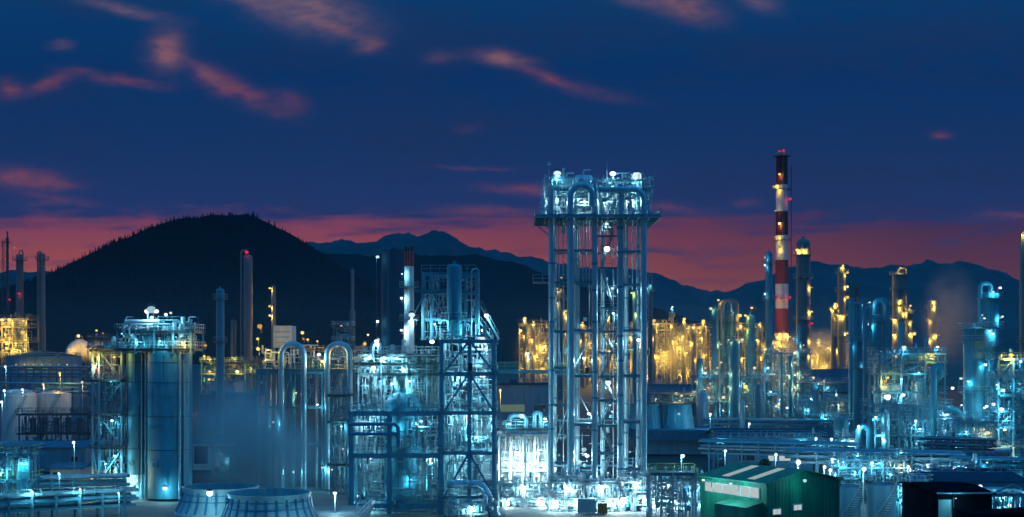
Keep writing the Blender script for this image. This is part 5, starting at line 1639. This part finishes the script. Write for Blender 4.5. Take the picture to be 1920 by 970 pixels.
shed('flat dark blue store building behind the black shed', X(1748, 190), X(1930, 190), 190, 204, 0, Z(905, 190), wall='steel_blue', roof='roof_dark', pitch=.8)

# racks and roofs across the right middle ground
rack('long silver pipe rack running right from the distant cooling tower', (X(1318, 250), 250), (X(1600, 240), 240), 4, [Z(846, 245), Z(832, 245)], 9, 6, seed=5, m='steel_blue', pm=('clad_teal', 'steel_blue', 'clad_dull'))
rack('long pipe rack between the green hall and the right process units', (X(1480, 222), 222), (X(1800, 214), 214), 4, [Z(862, 218), Z(850, 218)], 9, 6, seed=6, base=0, m='steel', pm=('clad_teal', 'steel_blue', 'clad_dull'))
rack('stacked pipe rack of dark pipes at right, above the pale pump frame', (X(1735, 235), 235), (X(1862, 230), 230), 5, [Z(850, 232), Z(838, 232), Z(826, 232)], 4, 6, seed=7, base=0, m='steel_blue', pm=('steel_blue', 'steel_dark'))
rack('pipe rack at the right edge over the open gabled shelter', (X(1790, 205), 205), (X(1940, 200), 200), 4, [Z(876, 203), Z(862, 203)], 5, 5, seed=8, base=0, m='steel', pm=('clad_teal', 'steel'))
rack('low pipe rack beneath the right refinery columns', (X(1325, 300), 300), (X(1590, 292), 292), 5, [Z(806, 296), Z(790, 296)], 9, 6, seed=9, m='steel_blue', pm=('steel_blue', 'clad_teal'))
shed('long dark roofed hall in front of the right refinery columns', X(1338, 275), X(1560, 275), 270, 284, G(275), Z(818, 275) - G(275), wall='tank_blue', roof='roof_dark', pitch=1.4)
t = shed('small open shed with one white lit bay below the long dark hall', X(1368, 255), X(1520, 255), 255, 262, G(255), Z(838, 255) - G(255), wall='steel_blue', roof='roof_blue', pitch=0, wins=((X(1463, 255), 3.6, 4.8, 1.4, 'lit_window'), (X(1400, 255), 3.6, 3.2, 1.2, 'glass'), (X(1500, 255), 3.6, 2.6, 1.2, 'glass')))
tank('wide flat tank with a dark wall in front of the yellow glow at right', X(1548, 385), 385, G(385), LN(92, 385) / 2, Z(693, 385) - G(385), m='steel_blue', rm='roof_dark', roof='flat', stairs=False, bands=1)
tank('dark broad tank hiding the foot of the yellow plant right of the tall tower', X(1262, 400), 400, G(400), LN(120, 400) / 2, Z(722, 400) - G(400), m='steel_blue', rm='roof_dark', roof='flat', stairs=False, bands=1)
t = frame('process_structure', 'dim pipework with small lamps between the broad dark tank and the distant cooling tower', 'steel structure', [X(p, 330) for p in (1222, 1262, 1310)], [330, 338], [Z(755, 330), Z(738, 330)], base=G(330), cw=.3, m='steel_blue', pipes=40, seed=140, rail='steel_blue', pm=('steel_blue', 'clad_teal'))
for px, py in ((1268, 737), (1278, 742), (1266, 754), (1275, 752), (1295, 742), (1302, 735), (1230, 748)): lamp_px(t, px, py, 328.8, 'warm', .3, .5)
t = frame('process_structure', 'dim green lit low pipework left of the twin blue columns at right', 'steel structure', [X(p, 310) for p in (1506, 1545, 1590)], [310, 318], [Z(770, 310), Z(735, 310), Z(718, 310)], base=G(310), cw=.3, m='steel_blue', pipes=45, seed=141, rail='steel_blue', pm=('steel_blue', 'clad_teal'))
for px, py, kd in ((1552, 727, 'cyan'), (1518, 746, 'white'), (1559, 765, 'warm'), (1545, 715, 'warm'), (1525, 708, 'warm')): lamp_px(t, px, py, 308.8, kd, .32, .8)
pcol('fat pale tank standing among the racks, right of the long dark hall', 1577, 780, 262, 28, m='clad_teal', name='process_vessel', cat='vessel', bands=2, plats=(Z(785, 262),))
pcol('slimmer pale vessel with a bright edge beside the fat pale tank', 1660, 772, 262, 16, m='clad', name='process_vessel', cat='vessel', bands=2)
t = thing('pipe_bend', 'big silver inverted U pipe standing among the racks at right', 'pipe', (X(1622, 245), 245, G(245)))
MB().tube([(X(1609, 245), 245, G(245)), (X(1609, 245), 245, Z(800, 245)), (X(1630, 245), 245, Z(800, 245)), (X(1630, 245), 245, G(245))], .6, fillet=1.1).build('pipe', 'clad_teal', t)
MB().hbeam((X(1600, 245), 245.8, Z(840, 245)), (X(1640, 245), 245.8, Z(840, 245)), .3, .4).build('support', 'steel', t)
t = frame('process_structure', 'bright white loading bay beside the big inverted U pipe', 'steel structure', [X(1580, 248), X(1602, 248)], [248, 252], [Z(843, 248), Z(822, 248)], base=G(248), cw=.22, m='steel_pale', pipes=20, seed=142, rail='rail_pale')
for px, py, r in ((1590, 826, .4), (1597, 828, .35), (1586, 836, .3)): lamp_px(t, px, py, 247, 'white', r, 1.5)

for lab, pxs, fl, dd, sd, lm in (
        ('low bright pump frame behind the two round tanks right of the green hall', (1572, 1612, 1655, 1695), (896, 876, 862), 212, 170, ((1580, 872, 'white', .2, 1.2), (1604, 886, 'white', .2, 1.2), (1648, 868, 'white', .22, 1.4), (1670, 888, 'white', .2, 1.2), (1690, 872, 'warm', .2, .8))),
        ('low pipe frame under the stacked dark pipe rack at right', (1752, 1800, 1850, 1915), (900, 884), 198, 171, ((1765, 890, 'white', .2, 1.2), (1822, 894, 'white', .22, 1.4), (1875, 886, 'white', .2, 1.2), (1905, 896, 'white', .22, 1.2))),
        ('row of dim valves and pipes on the roof side of the long dark hall', (1346, 1400, 1460, 1545), (836, 822), 262, 172, ((1352, 826, 'white', .2, 1.0), (1420, 830, 'warm', .2, .6), (1505, 826, 'white', .2, 1.0), (1540, 832, 'cyan', .2, 1.0))),
        ('broad teal pipe frame between the refinery columns and the derrick column', (1508, 1540, 1572, 1592), (800, 776, 752), 296, 173, ((1515, 768, 'white', .22, 1.0), (1548, 780, 'cyan', .22, 1.2), (1575, 760, 'warm', .22, .8), (1586, 788, 'white', .22, 1.0)))):
    t = frame('process_structure', lab, 'steel structure', [X(p, dd) for p in pxs], [dd, dd + 4, dd + 7], [Z(p, dd) for p in fl], base=G(dd), cw=.25, m='steel', pipes=66, seed=sd, rail='steel', open_floor=True, pm=('clad_teal', 'clad', 'steel_blue', 'clad_dull'), bh=.3, panels=.2)
    for px, py, kd, r, k in lm: lamp_px(t, px, py, dd - .8, kd, r, k)
for lab, px, yt, w, dd in (('slim teal vessel rising from the low bright pump frame, left one', 1600, 852, 12, 214), ('slim teal vessel rising from the low bright pump frame, right one', 1680, 846, 14, 214), ('short pale vessel among the low pipes under the stacked dark pipe rack', 1838, 868, 20, 200), ('teal column in the broad teal pipe frame, between refinery columns and derrick column', 1528, 722, 12, 298), ('wider teal column in the broad teal pipe frame next to the derrick column', 1560, 740, 18, 299)):
    pcol(lab, px, yt, dd, w, m='clad_teal', name='process_vessel', cat='vessel', bands=3, plats=(Z(yt + 8, dd),), lamps=((Z(yt - 2, dd), -1.2, 'white', .2, .8),))

# ------------------------------------------------------------------ right refinery columns
d = 330
TE = 'clad_teal'
pcol('swaged teal column, leftmost of the right refinery columns', 1341, 578, d, 13, m=TE, swage=(Z(655, d), LN(13, d) / 2), plats=(Z(655, d), Z(600, d), Z(700, d)), lamps=lamps_at(d, 1341, ((579, -1), (646, 1), (720, -1)), 'warm', .35, .6))
x, z = X(1341, d), Z(652, d)
pcol('teal column joined by a curved overhead pipe, second of the right refinery columns', 1368, 583, d + 4, 16, m=TE, bands=4, plats=(Z(600, d),), ovh=('l', .6), lamps=lamps_at(d, 1368, ((578, 1), (640, 1)), 'warm', .35, .6))
pcol('short banded teal column in front of the curved overhead pipe', 1377, 637, d - 8, 21, m=TE, bands=7, plats=(Z(640, d - 8), Z(690, d - 8)), lamps=lamps_at(d - 8, 1377, ((638, -1), (637, 1), (700, -1), (725, -1)), 'warm', .35, .6))
pcol('greenish teal column with a bright lamp on its left among the right refinery columns', 1407, 590, d, 17, m=TE, bands=4, plats=(Z(615, d), Z(650, d), Z(700, d)), lamps=lamps_at(d, 1407, ((592, -1), (617, -1), (578, 0), (725, -1)), 'yellow', .5, .3))
pcol('tall dark column left of the red and white chimney', 1442, 472, d + 6, 13, m=TE, bands=6, plats=(Z(490, d), Z(560, d), Z(640, d)), lamps=lamps_at(d, 1442, ((480, -1), (495, -1), (548, -1), (550, -1)), 'white', .3, .4))
pcol('thin teal column right of the foot of the red and white chimney', 1498, 612, d - 6, 8, m=TE, bands=4, plats=(Z(640, d), Z(690, d)), lamps=lamps_at(d, 1498, ((648, 1), (660, -1), (720, -1)), 'warm', .3, .8))
pcol('low teal column at the left foot of the right refinery columns', 1312, 672, d - 4, 13, m=TE, bands=3, plats=(Z(680, d),), lamps=lamps_at(d, 1312, ((690, 1), (715, -1)), 'warm', .3, .8))
pcol('short stout vessel below the leftmost right refinery column', 1318, 735, d - 25, 20, m='clad', bands=2, name='process_vessel', cat='vessel')
pcol('slim short column between the banded column and the tall dark column', 1421, 720, d - 20, 12, m=TE, bands=3)
pcol('slim short column under the tall dark column', 1466, 664, d - 10, 6, m=TE, bands=2)
pcol('slim white lamped column under the red and white chimney', 1482, 668, d - 14, 7, m=TE, bands=2, lamps=lamps_at(d, 1482, ((680, 1), (702, -1), (724, 1)), 'warm', .35, 1.0))
pcol('short blue column at the right end of the refinery column row', 1392, 752, d - 35, 10, m='clad', bands=2)
# arch over columns one and two
t = thing('overhead_pipe', 'curved silver overhead pipe arching above the left pair of right refinery columns', 'pipe', (X(1356, d), d, Z(640, d)))
MB().tube([(X(1350, d), d, Z(640, d)), (X(1350, d), d, Z(566, d)), (X(1382, d), d, Z(562, d)), (X(1382, d), d, Z(620, d))], .55, fillet=1.5).build('pipe', 'clad_grey', t)
lamp_px(t, 1347, 563, d - 1.2, 'yellow', .5, .3)
lamp_px(t, 1387, 592, d - 2, 'yellow', .65, .4)
lamp_px(t, 1386, 616, d - 2, 'yellow', .55, .4)
for lab, pxs, fl, sd, lm in (('left base frame of lamps and pipes under the right refinery columns', (1306, 1345, 1385, 1425), (790, 750, 705), 150, ((1322, 700), (1328, 727), (1357, 745), (1372, 660), (1352, 680), (1368, 735), (1395, 720), (1400, 762), (1415, 690), (1356, 770), (1330, 745), (1345, 690))),
                             ('right base frame of lamps and pipes below the red and white chimney', (1428, 1455, 1480, 1512), (780, 735, 700, 662), 151, ((1440, 690), (1452, 702), (1460, 758), (1462, 750), (1483, 680), (1495, 700), (1476, 765), (1505, 708), (1490, 735), (1445, 735), (1470, 720), (1436, 655), (1488, 635)))):
    t = frame('process_structure', lab, 'steel structure', [X(p, d - 2) for p in pxs], [d - 6, d + 6], [Z(p, d) for p in fl], base=G(d), cw=.3, m='steel_blue', pipes=80, seed=sd, rail='steel', pm=('clad_teal', 'clad_teal', 'clad', 'steel_blue'), open_floor=True)
    for i, (px, py) in enumerate(lm): lamp_px(t, px, py, d - 7.5, 'warm' if i % 3 else 'white', .36, 1.1)

d = 520
x = X(1466, d)
b_ = [G(d)] + [Z(p, d) for p in (625, 579, 533, 488, 442, 397, 347, 297, 291)]
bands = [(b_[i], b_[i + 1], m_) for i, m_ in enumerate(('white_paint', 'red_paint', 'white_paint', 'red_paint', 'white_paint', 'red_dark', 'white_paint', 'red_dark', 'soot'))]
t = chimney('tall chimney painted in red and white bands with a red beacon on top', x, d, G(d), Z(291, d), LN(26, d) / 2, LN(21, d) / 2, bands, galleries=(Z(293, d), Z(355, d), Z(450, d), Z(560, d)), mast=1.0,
            lamps=((-1.6, Z(329, d), 'yellow', .75, .5), (-2.6, Z(352, d), 'yellow', .75, .5), (-4.0, Z(352, d), 'yellow', .6, .4), (-1.6, Z(421, d), 'yellow', .75, .5), (-3.0, Z(446, d), 'yellow', .7, .45), (-1.6, Z(447, d), 'yellow', .6, .4), (-1.6, Z(467, d), 'yellow', .75, .5),
                   (2.6, Z(375, d), 'red', .6, .8), (2.6, Z(558, d), 'red', .7, 1.2), (-2.6, Z(558, d), 'red', .5, .8), (0, Z(285, d), 'red', .9, 1.4), (-1.6, Z(286, d), 'red', .5, .5), (-3.4, Z(397, d), 'warm', .35, .5), (-3.0, Z(628, d), 'yellow', .7, 1.6), (2.5, Z(632, d), 'yellow', .6, 1.6)))
pcol('tall wide domed column with a yellow lamp, right of the red and white chimney', 1506, 447, 425, 26, m='clad_grey', bands=8, plats=(Z(478, 425), Z(520, 425), Z(600, 425)), head=.9, lamps=lamps_at(425, 1506, ((470, -1), (470, 0)), 'yellow', .7, 2.0) + lamps_at(425, 1506, ((607, 1),), 'red', .5, .5) + lamps_at(425, 1506, ((540, 1), (585, 1), (640, 1), (668, 1)), 'yellow', .3, 1.6))  # lower right yellow lamps added to light the shell from that side

# yellow columns further right
d = 470
def yl(*a, r=.6, k=1.3): return lamps_at(d, 0, a, 'yellow', r, k)
pcol('yellow lit column under a bright top lamp, nearest right of the wide domed column', 1578, 500, d, 15, m='clad_grey', bands=5, plats=(Z(512, d), Z(545, d), Z(590, d), Z(630, d)), lamps=yl((499, 0), (512, 1), (538, 1), (558, 1), (592, -1), (592, 0), (625, 1)))
pcol('shorter yellow lit column left of the bright topped column', 1564, 572, d + 3, 12, m='clad_grey', bands=4, plats=(Z(580, d),), lamps=yl((570, 0), (578, -1), (655, 1)))
pcol('thick yellow lit column with bent side pipes at right', 1684, 511, d - 15, 22, m='clad_grey', bands=6, plats=(Z(520, d), Z(548, d), Z(575, d), Z(600, d)), ovh=('r', .35), lamps=yl((509, 0), (568, 0), (580, 0), (590, 1), (602, -1), (610, 0), (630, -1), (665, -1)))
pcol('lower yellow lit column right of the thick one', 1704, 580, d - 10, 13, m='clad_grey', bands=4, plats=(Z(590, d), Z(625, d)), lamps=yl((576, 0), (605, 0), (626, 0), (627, 1)))
pcol('yellow lit column half hidden by brown steam', 1748, 562, d + 10, 17, m='clad_grey', bands=4, plats=(Z(575, d), Z(600, d)), lamps=yl((563, 0), (574, 0), (598, -1), (628, 0), (628, 1), (635, -1)))
pcol('yellow lit column glimpsed behind the left legs of the tall tower', 1052, 545, 440, 14, m='clad_grey', bands=4, plats=(Z(560, 440),), lamps=lamps_at(440, 0, ((522, 0), (542, -1), (569, -1), (584, 1)), 'yellow', .6, 1.3))
pcol('dark greenish column behind the right legs of the tall tower', 1219, 515, 400, 9, m='clad_grey', bands=4, plats=(Z(545, 400), Z(610, 400)), lamps=lamps_at(400, 0, ((536, 0), (542, -1)), 'cyan', .4, .6))
pcol('pale blue slim column behind the right legs of the tall tower', 1192, 545, 380, 12, m=TE, bands=4, lamps=lamps_at(380, 0, ((550, -1), (588, 0)), 'yellow', .5, 1.0))

# blue columns at right
d = 300
t = pcol('dark blue column crowned by a small derrick at right', 1605, 566, d, 24, m=TE, bands=4, plats=(Z(570, d), Z(640, d), Z(690, d)), ladder=True, lamps=lamps_at(d, 0, ((650, -1), (685, 1)), 'white', .25, .5))
w = .8
b = MB()
for sx_ in (-1, 1):
    for sy_ in (-1, 1): b.beam((X(1605, d) + sx_ * w, d + sy_ * w, Z(566, d)), (X(1605, d) + sx_ * .35, d + sy_ * .35, Z(535, d)), .14)
for k in range(4):
    z = Z(564, d) + k * .95
    f = w - .45 * k / 4
    b.beam((X(1605, d) - f, d - f, z), (X(1605, d) + f, d - f, z + .9), .1).beam((X(1605, d) + f, d - f, z), (X(1605, d) - f, d - f, z + .9), .1)
b.tube([(X(1605, d), d, Z(566, d)), (X(1605, d), d, Z(540, d))], .3)
b.build('derrick', 'steel_dark', t)
pcol('blue column with a silver U pipe over its top, right of the derrick column', 1641, 588, d + 2, 22, m=TE, bands=5, plats=(Z(600, d), Z(650, d)), ovh=('r', .75), lamps=lamps_at(d, 0, ((567, -1), (608, -1)), 'white', .36, 1.2))
pcol('slim blue column squeezed between the derrick column and the U pipe column', 1622, 590, d - 4, 8, m=TE, bands=3, ovh=('r', .4))
pcol('twin slim blue column in front of the derrick column', 1595, 560, d - 5, 7, m=TE, bands=5, ladder=False)
d = 258
pcol('broad blue column with a railed crown, left of the tall right pair', 1826, 613, d, 38, m=TE, bands=3, plats=(Z(616, d), Z(640, d), Z(735, d)), lamps=((Z(592, d), -1.3, 'white', .36, 1.0), (Z(598, d), -1.1, 'white', .25, .8), (Z(684, d), -1.0, 'white', .5, 1.2), (Z(715, d), -2.3, 'white', .36, 1.0)), head=.25)
t = pcol('tall blue column with a lamp lit top deck near the right edge', 1857, 548, d + 8, 30, m=TE, bands=3, plats=(Z(556, d), Z(612, d), Z(648, d)), ovh=('l', .45), head=.25, lamps=((Z(537, d), -1.0, 'white', .42, 1.5), (Z(545, d), -1.7, 'white', .25, 1.0), (Z(592, d), -.6, 'white', .4, 1.3), (Z(594, d), -.9, 'white', .3, 1.0), (Z(620, d), -2.0, 'white', .4, 1.2), (Z(625, d), -1.7, 'white', .3, 1.2)))
pcol('very tall dark column cut by the right edge of the view', 1917, 440, 300, 10, m='clad_grey', bands=7, plats=(Z(640, 300),), lamps=((Z(437, 300), -1.57, 'yellow', .45, .8),))
d = 275
frame_specs = [
    ('upper right process frame with a railed roof deck below the yellow columns', (1652, 1690, 1735, 1772), (735, 700, 678, 662), d, 160, ((1664, 745, 'white', .6, 2.2), (1677, 747, 'white', .3, 1.2), (1694, 741, 'white', .5, 2.0), (1700, 747, 'white', .3, 1.2), (1690, 711, 'white', .3, .9), (1723, 699, 'white', .3, .9), (1695, 652, 'white', .45, 1.4), (1758, 651, 'white', .4, 1.2), (1747, 665, 'yellow', .45, 1.0), (1665, 708, 'yellow', .4, 1.2), (1660, 715, 'yellow', .4, 1.2), (1684, 757, 'white', .3, 1.2))),
    ('lower right process frame full of dark blue pipes and lamps', (1640, 1685, 1730, 1782), (850, 815, 785, 760), 262, 161, ((1642, 783, 'white', .25, 1.0), (1717, 799, 'white', .3, .9), (1725, 805, 'white', .3, .9), (1650, 816, 'white', .36, 1.4), (1656, 824, 'white', .3, 1.2), (1770, 811, 'white', .4, 1.8), (1772, 776, 'white', .5, 2.0), (1780, 778, 'white', .4, 1.6), (1718, 832, 'white', .3, .9), (1786, 728, 'white', .5, 1.6), (1802, 710, 'white', .35, 1.2), (1803, 760, 'white', .3, 1.0), (1796, 788, 'white', .3, 1.0))),
    ('right edge process frame of stacked pipe decks and white lamps', (1872, 1900, 1945), (870, 835, 800, 770, 740, 705, 672), 252, 162, ((1846, 765, 'white', .4, 1.4), (1850, 762, 'white', .4, 1.4), (1863, 758, 'white', .65, 2.4), (1878, 768, 'white', .45, 1.5), (1870, 722, 'white', .5, 1.6), (1881, 732, 'white', .3, 1.2), (1890, 783, 'white', .42, 1.6), (1896, 666, 'yellow', .5, 1.4), (1914, 678, 'white', .45, 1.6), (1845, 806, 'warm', .5, 1.8), (1884, 806, 'white', .4, 1.6), (1906, 858, 'white', .25, .9), (1890, 842, 'warm', .4, 2.0), (1912, 720, 'white', .3, 1.2))),
    ('short frame of pale pipes around the foot of the broad blue column', (1792, 1830, 1866), (860, 820, 790), 248, 163, ((1812, 810, 'white', .3, 1.2), (1852, 812, 'warm', .5, 1.4), (1800, 835, 'white', .25, 1.0))),
]
for lab, pxs, fl, dd, sd, lm in frame_specs:
    t = frame('process_structure', lab, 'steel structure', [X(p, dd) for p in pxs], [dd, dd + 5, dd + 9], [Z(p, dd) for p in fl], base=G(dd), cw=.3, m='steel', pipes=88, seed=sd, rail='steel', open_floor=True, pm=('clad_teal', 'clad', 'steel_blue', 'clad_teal'), brace=('/', None, None), panels=.35)
    for px, py, kd, r, k in lm: lamp_px(t, px, py, dd - .9, kd, r, k)
t = thing('pipe_bend', 'thick blue pipe rising and bending over in the right process frames', 'pipe', (X(1762, 258), 258, G(258)))
MB().tube([(X(1750, 258), 258, G(258)), (X(1750, 258), 258, Z(690, 258)), (X(1764, 258), 258, Z(684, 258)), (X(1764, 258), 258, Z(706, 258))], .7, fillet=1.2).build('pipe', 'clad_teal', t)
MB().tube([(X(1770, 257), 257, Z(770, 257)), (X(1796, 257), 257, Z(768, 257)), (X(1806, 257), 257, Z(790, 257)), (X(1806, 257), 257, G(257))], .7, fillet=1.6).build('branch_pipe', 'clad_teal', t)
pcol('stubby blue chimney with a dark mouth in front of the thick yellow column', 1690, 605, 285, 12, m=TE, name='exhaust_stack', cat='stack', bands=2, head=.05)
pcol('thin blue exhaust stack with a dark tip below the brown steam', 1737, 633, 283, 9, m=TE, name='exhaust_stack', cat='stack', bands=2, head=.05)
pcol('silver vessel on its skirt inside the upper right process frame', 1722, 710, 280, 26, ybase=760, m='clad', name='process_vessel', cat='vessel', bands=2, ladder=False)
drum('silver drum lying on the roof deck of the upper right process frame', X(1712, 279), 279, Z(668, 279), 1.0, 4.2, m='clad_teal', legs=.1)
drum('blue drum lying in the second floor of the upper right process frame', X(1670, 279), 279, Z(728, 279), 1.1, 4.0, m='clad', legs=.4)
drum('yellow lit pipe drum near the foot of the right edge frame', X(1878, 246), 247, Z(848, 246), .9, 3.4, m='clad_dull', legs=2.0)

# ------------------------------------------------------------------ the yellow lit plant
d = 500
ys = [
    ('left yellow plant frame, seen left of the tall tower', (974, 992, 1012, 1034), (690, 660, 632, 606), 500, 200),
    ('yellow plant frame seen through the left bays of the tall tower', (1050, 1078, 1104, 1124), (688, 660, 636, 618), 506, 201),
    ('yellow plant frame seen through the stair bay of the tall tower', (1128, 1150, 1176, 1204), (690, 662, 634, 610), 502, 202),
    ('yellow plant frame just right of the tall tower', (1214, 1232, 1250, 1268), (700, 672, 644, 618, 606), 498, 203),
    ('yellow plant frame in the middle of the gap right of the tall tower', (1270, 1288, 1306, 1324), (702, 676, 650, 628, 612), 505, 204),
    ('yellow plant frame behind the right refinery columns', (1330, 1362, 1396, 1430), (700, 670, 640, 612), 510, 205),
    ('yellow plant frame around the foot of the red and white chimney', (1434, 1460, 1486), (695, 668, 640), 508, 206),
    ('yellow plant frame in the glow right of the wide domed column', (1522, 1552, 1584), (690, 668, 648), 500, 207),
]
for lab, pxs, fl, dd, sd in ys:
    t = frame('process_structure', lab, 'steel structure', [X(p, dd) for p in pxs], [dd, dd + 7], [Z(p, dd) for p in fl], base=G(dd), cw=.4, m='clad_grey', pipes=80, seed=sd, open_floor=True, rail='clad_grey', rail_mid=False, pm=('clad', 'clad_grey', 'clad_dull'), bh=.5)
    r_ = random.Random(sd)
    for i in range(9):
        px = r_.uniform(pxs[0], pxs[-1])
        py = r_.uniform(fl[-1] - 8, 706)
        lamp_px(t, px, py, dd - 1.5, 'yellow', r_.choice((.4, .5, .6, .7)), 2.0)
    for i in range(4):
        px, py = r_.uniform(pxs[0], pxs[-1]), r_.uniform(fl[-1], 700)
        light(t, (X(px, dd), dd - 4, Z(py, dd)), 'yellow', 1500) if False else None
cl = ('thin column at the left end of the yellow plant', 'stubby column near the left end of the yellow plant', 'column by the left bays of the tall tower of the yellow plant', 'thick column in the left bays of the tall tower of the yellow plant', 'slim column in the stair bay of the tall tower of the yellow plant', 'stout column in the right bay of the tall tower of the yellow plant',
      'slim column hard right of the tall tower of the yellow plant', 'white lamped column of the yellow plant, right of the tall tower', 'slim column at the centre of the yellow plant right of the tall tower', 'stout column at the centre of the yellow plant right of the tall tower', 'thin column before the refinery columns of the yellow plant', 'column behind the leftmost refinery column of the yellow plant', 'column behind the banded refinery column of the yellow plant', 'column left of the chimney foot of the yellow plant', 'column in the glow left of the bright topped column', 'low column in the glow left of the bright topped column')
for i, (px, yt, w) in enumerate(((984, 600, 6), (1000, 606, 10), (1062, 592, 9), (1092, 608, 12), (1140, 596, 8), (1188, 602, 13), (1226, 604, 8), (1260, 578, 6), (1282, 600, 8), (1300, 612, 12), (1318, 604, 6), (1352, 604, 9), (1388, 610, 9), (1424, 608, 9), (1534, 640, 8), (1552, 655, 10))):
    pcol(cl[i][0].upper() + cl[i][1:].replace(' column', ' yellow lit column', 1) if False else cl[i].replace(' column', ' yellow lit column', 1), px, yt, 492 + (i % 3) * 4, w, m='clad_grey', bands=3, plats=(Z(yt + 14, 495), Z(yt + 50, 495)), lamps=[(Z(yt - 2, 495), -1.57, 'white' if i == 7 else 'yellow', .55, 1.5), (Z(yt + 30, 495), -2.4, 'yellow', .5, 1.5), (Z(yt + 62, 495), -.8, 'yellow', .5, 1.5)])

# ------------------------------------------------------------------ free standing lamp posts
posts = [
    (10, 688, 300, 'white', 'lamp post at the left edge in front of the high pipe rack'), (8, 733, 270, 'white', 'lamp post at the left edge above the round white tank'), (3, 754, 262, 'white', 'lamp post lowest at the left edge beside the white tank'), (42, 731, 285, 'white', 'lamp post over the left white tank roof'),
    (81, 721, 290, 'warm', 'lamp post between the two white tanks at left'), (112, 700, 310, 'yellow', 'yellow lamp post on the near pipe rack at left'), (138, 830, 235, 'white', 'lamp post in front of the long low shed at left'), (173, 898, 214, 'yellow', 'orange glowing lamp post by the small cream shed'), (154, 717, 300, 'warm', 'lamp post at the right end of the near left pipe rack'),
    (1360, 846, 236, 'white', 'lamp post left of the green hall roof, behind it'), (1455, 853, 232, 'white', 'lamp post behind the ridge of the green hall'), (1497, 867, 212, 'white', 'brightest lamp post just behind the green hall gable'), (1530, 823, 246, 'white', 'lamp post before the white lit bay of the small open shed'), (1530, 851, 236, 'white', 'lamp post below the white lit bay, behind the green hall'), (1559, 824, 244, 'white', 'lamp post left of the bright loading bay'),
    (1561, 862, 214, 'white', 'upper lamp post of the close trio right of the green hall gable'), (1546, 876, 206, 'white', 'leftmost lamp post of the close trio right of the green hall gable'), (1557, 882, 202, 'white', 'lowest lamp post of the close trio right of the green hall gable'), (1620, 880, 163, 'white', 'lamp post standing between the two round tanks'), (1635, 869, 208, 'white', 'lamp post behind the second round tank'), (1703, 876, 206, 'white', 'lamp post over the pale pump frame'), (1740, 873, 206, 'white', 'bright lamp post left of the stacked dark pipe rack'),
    (1790, 878, 203, 'white', 'lamp post below the stacked dark pipe rack'), (1812, 873, 207, 'white', 'bright lamp post at the right end of the stacked dark pipe rack'), (1838, 913, 170, 'white', 'lamp post above the black shed'), (1748, 925, 165, 'white', 'lamp post left of the black shed'), (1332, 777, 288, 'white', 'lamp post beside the distant cooling tower deck'), (1610, 800, 244, 'white', 'lamp post inside the big inverted U pipe'), (1717, 790, 255, 'white', 'lamp post before the lower right process frame'),
    (938, 732, 280, 'yellow', 'small yellow lamp post in front of the dark office building'), (1405, 795, 285, 'white', 'lamp post on the left of the long dark roofed hall'), (1520, 745, 300, 'white', 'lamp post behind the right end of the long dark hall'), (1585, 870, 220, 'white', 'lamp post over the round tank next to the green hall'),
]
for px, py, dd, kd, lab in posts: lamp_post(lab, px, py, dd, kd, r=.28 if py not in (867,) else .42, k=2.6 if py not in (867, 873) else 4)

# ------------------------------------------------------------------ steam, and mist added for glow
puff('steam', 480, 850, 168, 10.5, 7, 10, (.68, .92, 1.0), .34)
puff('steam', 430, 785, 180, 9, 6, 10, (.68, .92, 1.0), .18)
puff('steam', 560, 860, 186, 8, 5, 8, (.68, .92, 1.0), .14)
puff('steam', 1785, 595, 462, 14, 9, 23, (.9, .85, .8), .12, .12)
puff('steam', 1552, 662, 490, 25, 9, 12, (.95, .92, .85), .26, .12)
puff('steam', 1268, 660, 493, 20, 8, 13, (.95, .92, .85), .06, .12)  # mist added to spread the yellow glow
puff('steam', 1005, 655, 494, 11, 7, 12, (.95, .92, .85), .06, .12)  # more added mist, for the glow left of the tower
puff('steam', 985, 875, 219, 8, 5, 7, (.95, .97, 1.0), .06)  # mist added to make the white bay glow
GROUPS = {'lamp_post': 'free standing lamp posts', 'pipe_manifold': 'low pipe manifolds at the foot of the tower', 'pipe_rack': 'pipe racks crossing the plant', 'filter_vessel': 'filter vessels on the dark pump skid', 'sphere_tank': 'sphere tanks at left',
          'storage_tank': 'round storage tanks', 'cooling_tower': 'cooling towers with flared fan stacks', 'silo': 'pair of tall teal silos', 'heat_exchanger': 'upright silver exchangers', 'reflux_drum': 'drums on the tall tower deck', 'horizontal_drum': 'horizontal drums in the frames',
          'process_vessel': 'upright process vessels', 'surge_tank': 'tanks under the silo platform roof', 'exhaust_stack': 'blue exhaust stacks'}
for o in list(COL.objects):
    if o.parent is None and o.get('label'):
        n_ = o.name.split('.')[0]
        y_ = 'yellow' in o['label']
        if n_ in GROUPS: o['group'] = GROUPS[n_]
        elif n_ == 'distillation_column': o['group'] = 'yellow lit columns' if y_ else 'blue and teal columns'
        elif n_ == 'process_structure': o['group'] = 'yellow lit process frames' if y_ else 'open steel process frames'
dup_labels = {k: v for k, v in USED.items() if len(v) > 1}
print('THINGS', len(USED), 'DUPLICATE LABELS', dup_labels, 'OBJECTS', len(bpy.data.objects), 'FACES', sum(len(m.polygons) for m in bpy.data.meshes), 'LIGHTS', len(bpy.data.lights))
for k in USED:
    n = len(k.split())
    if n < 4 or n > 16: print('LABEL LENGTH', n, k)
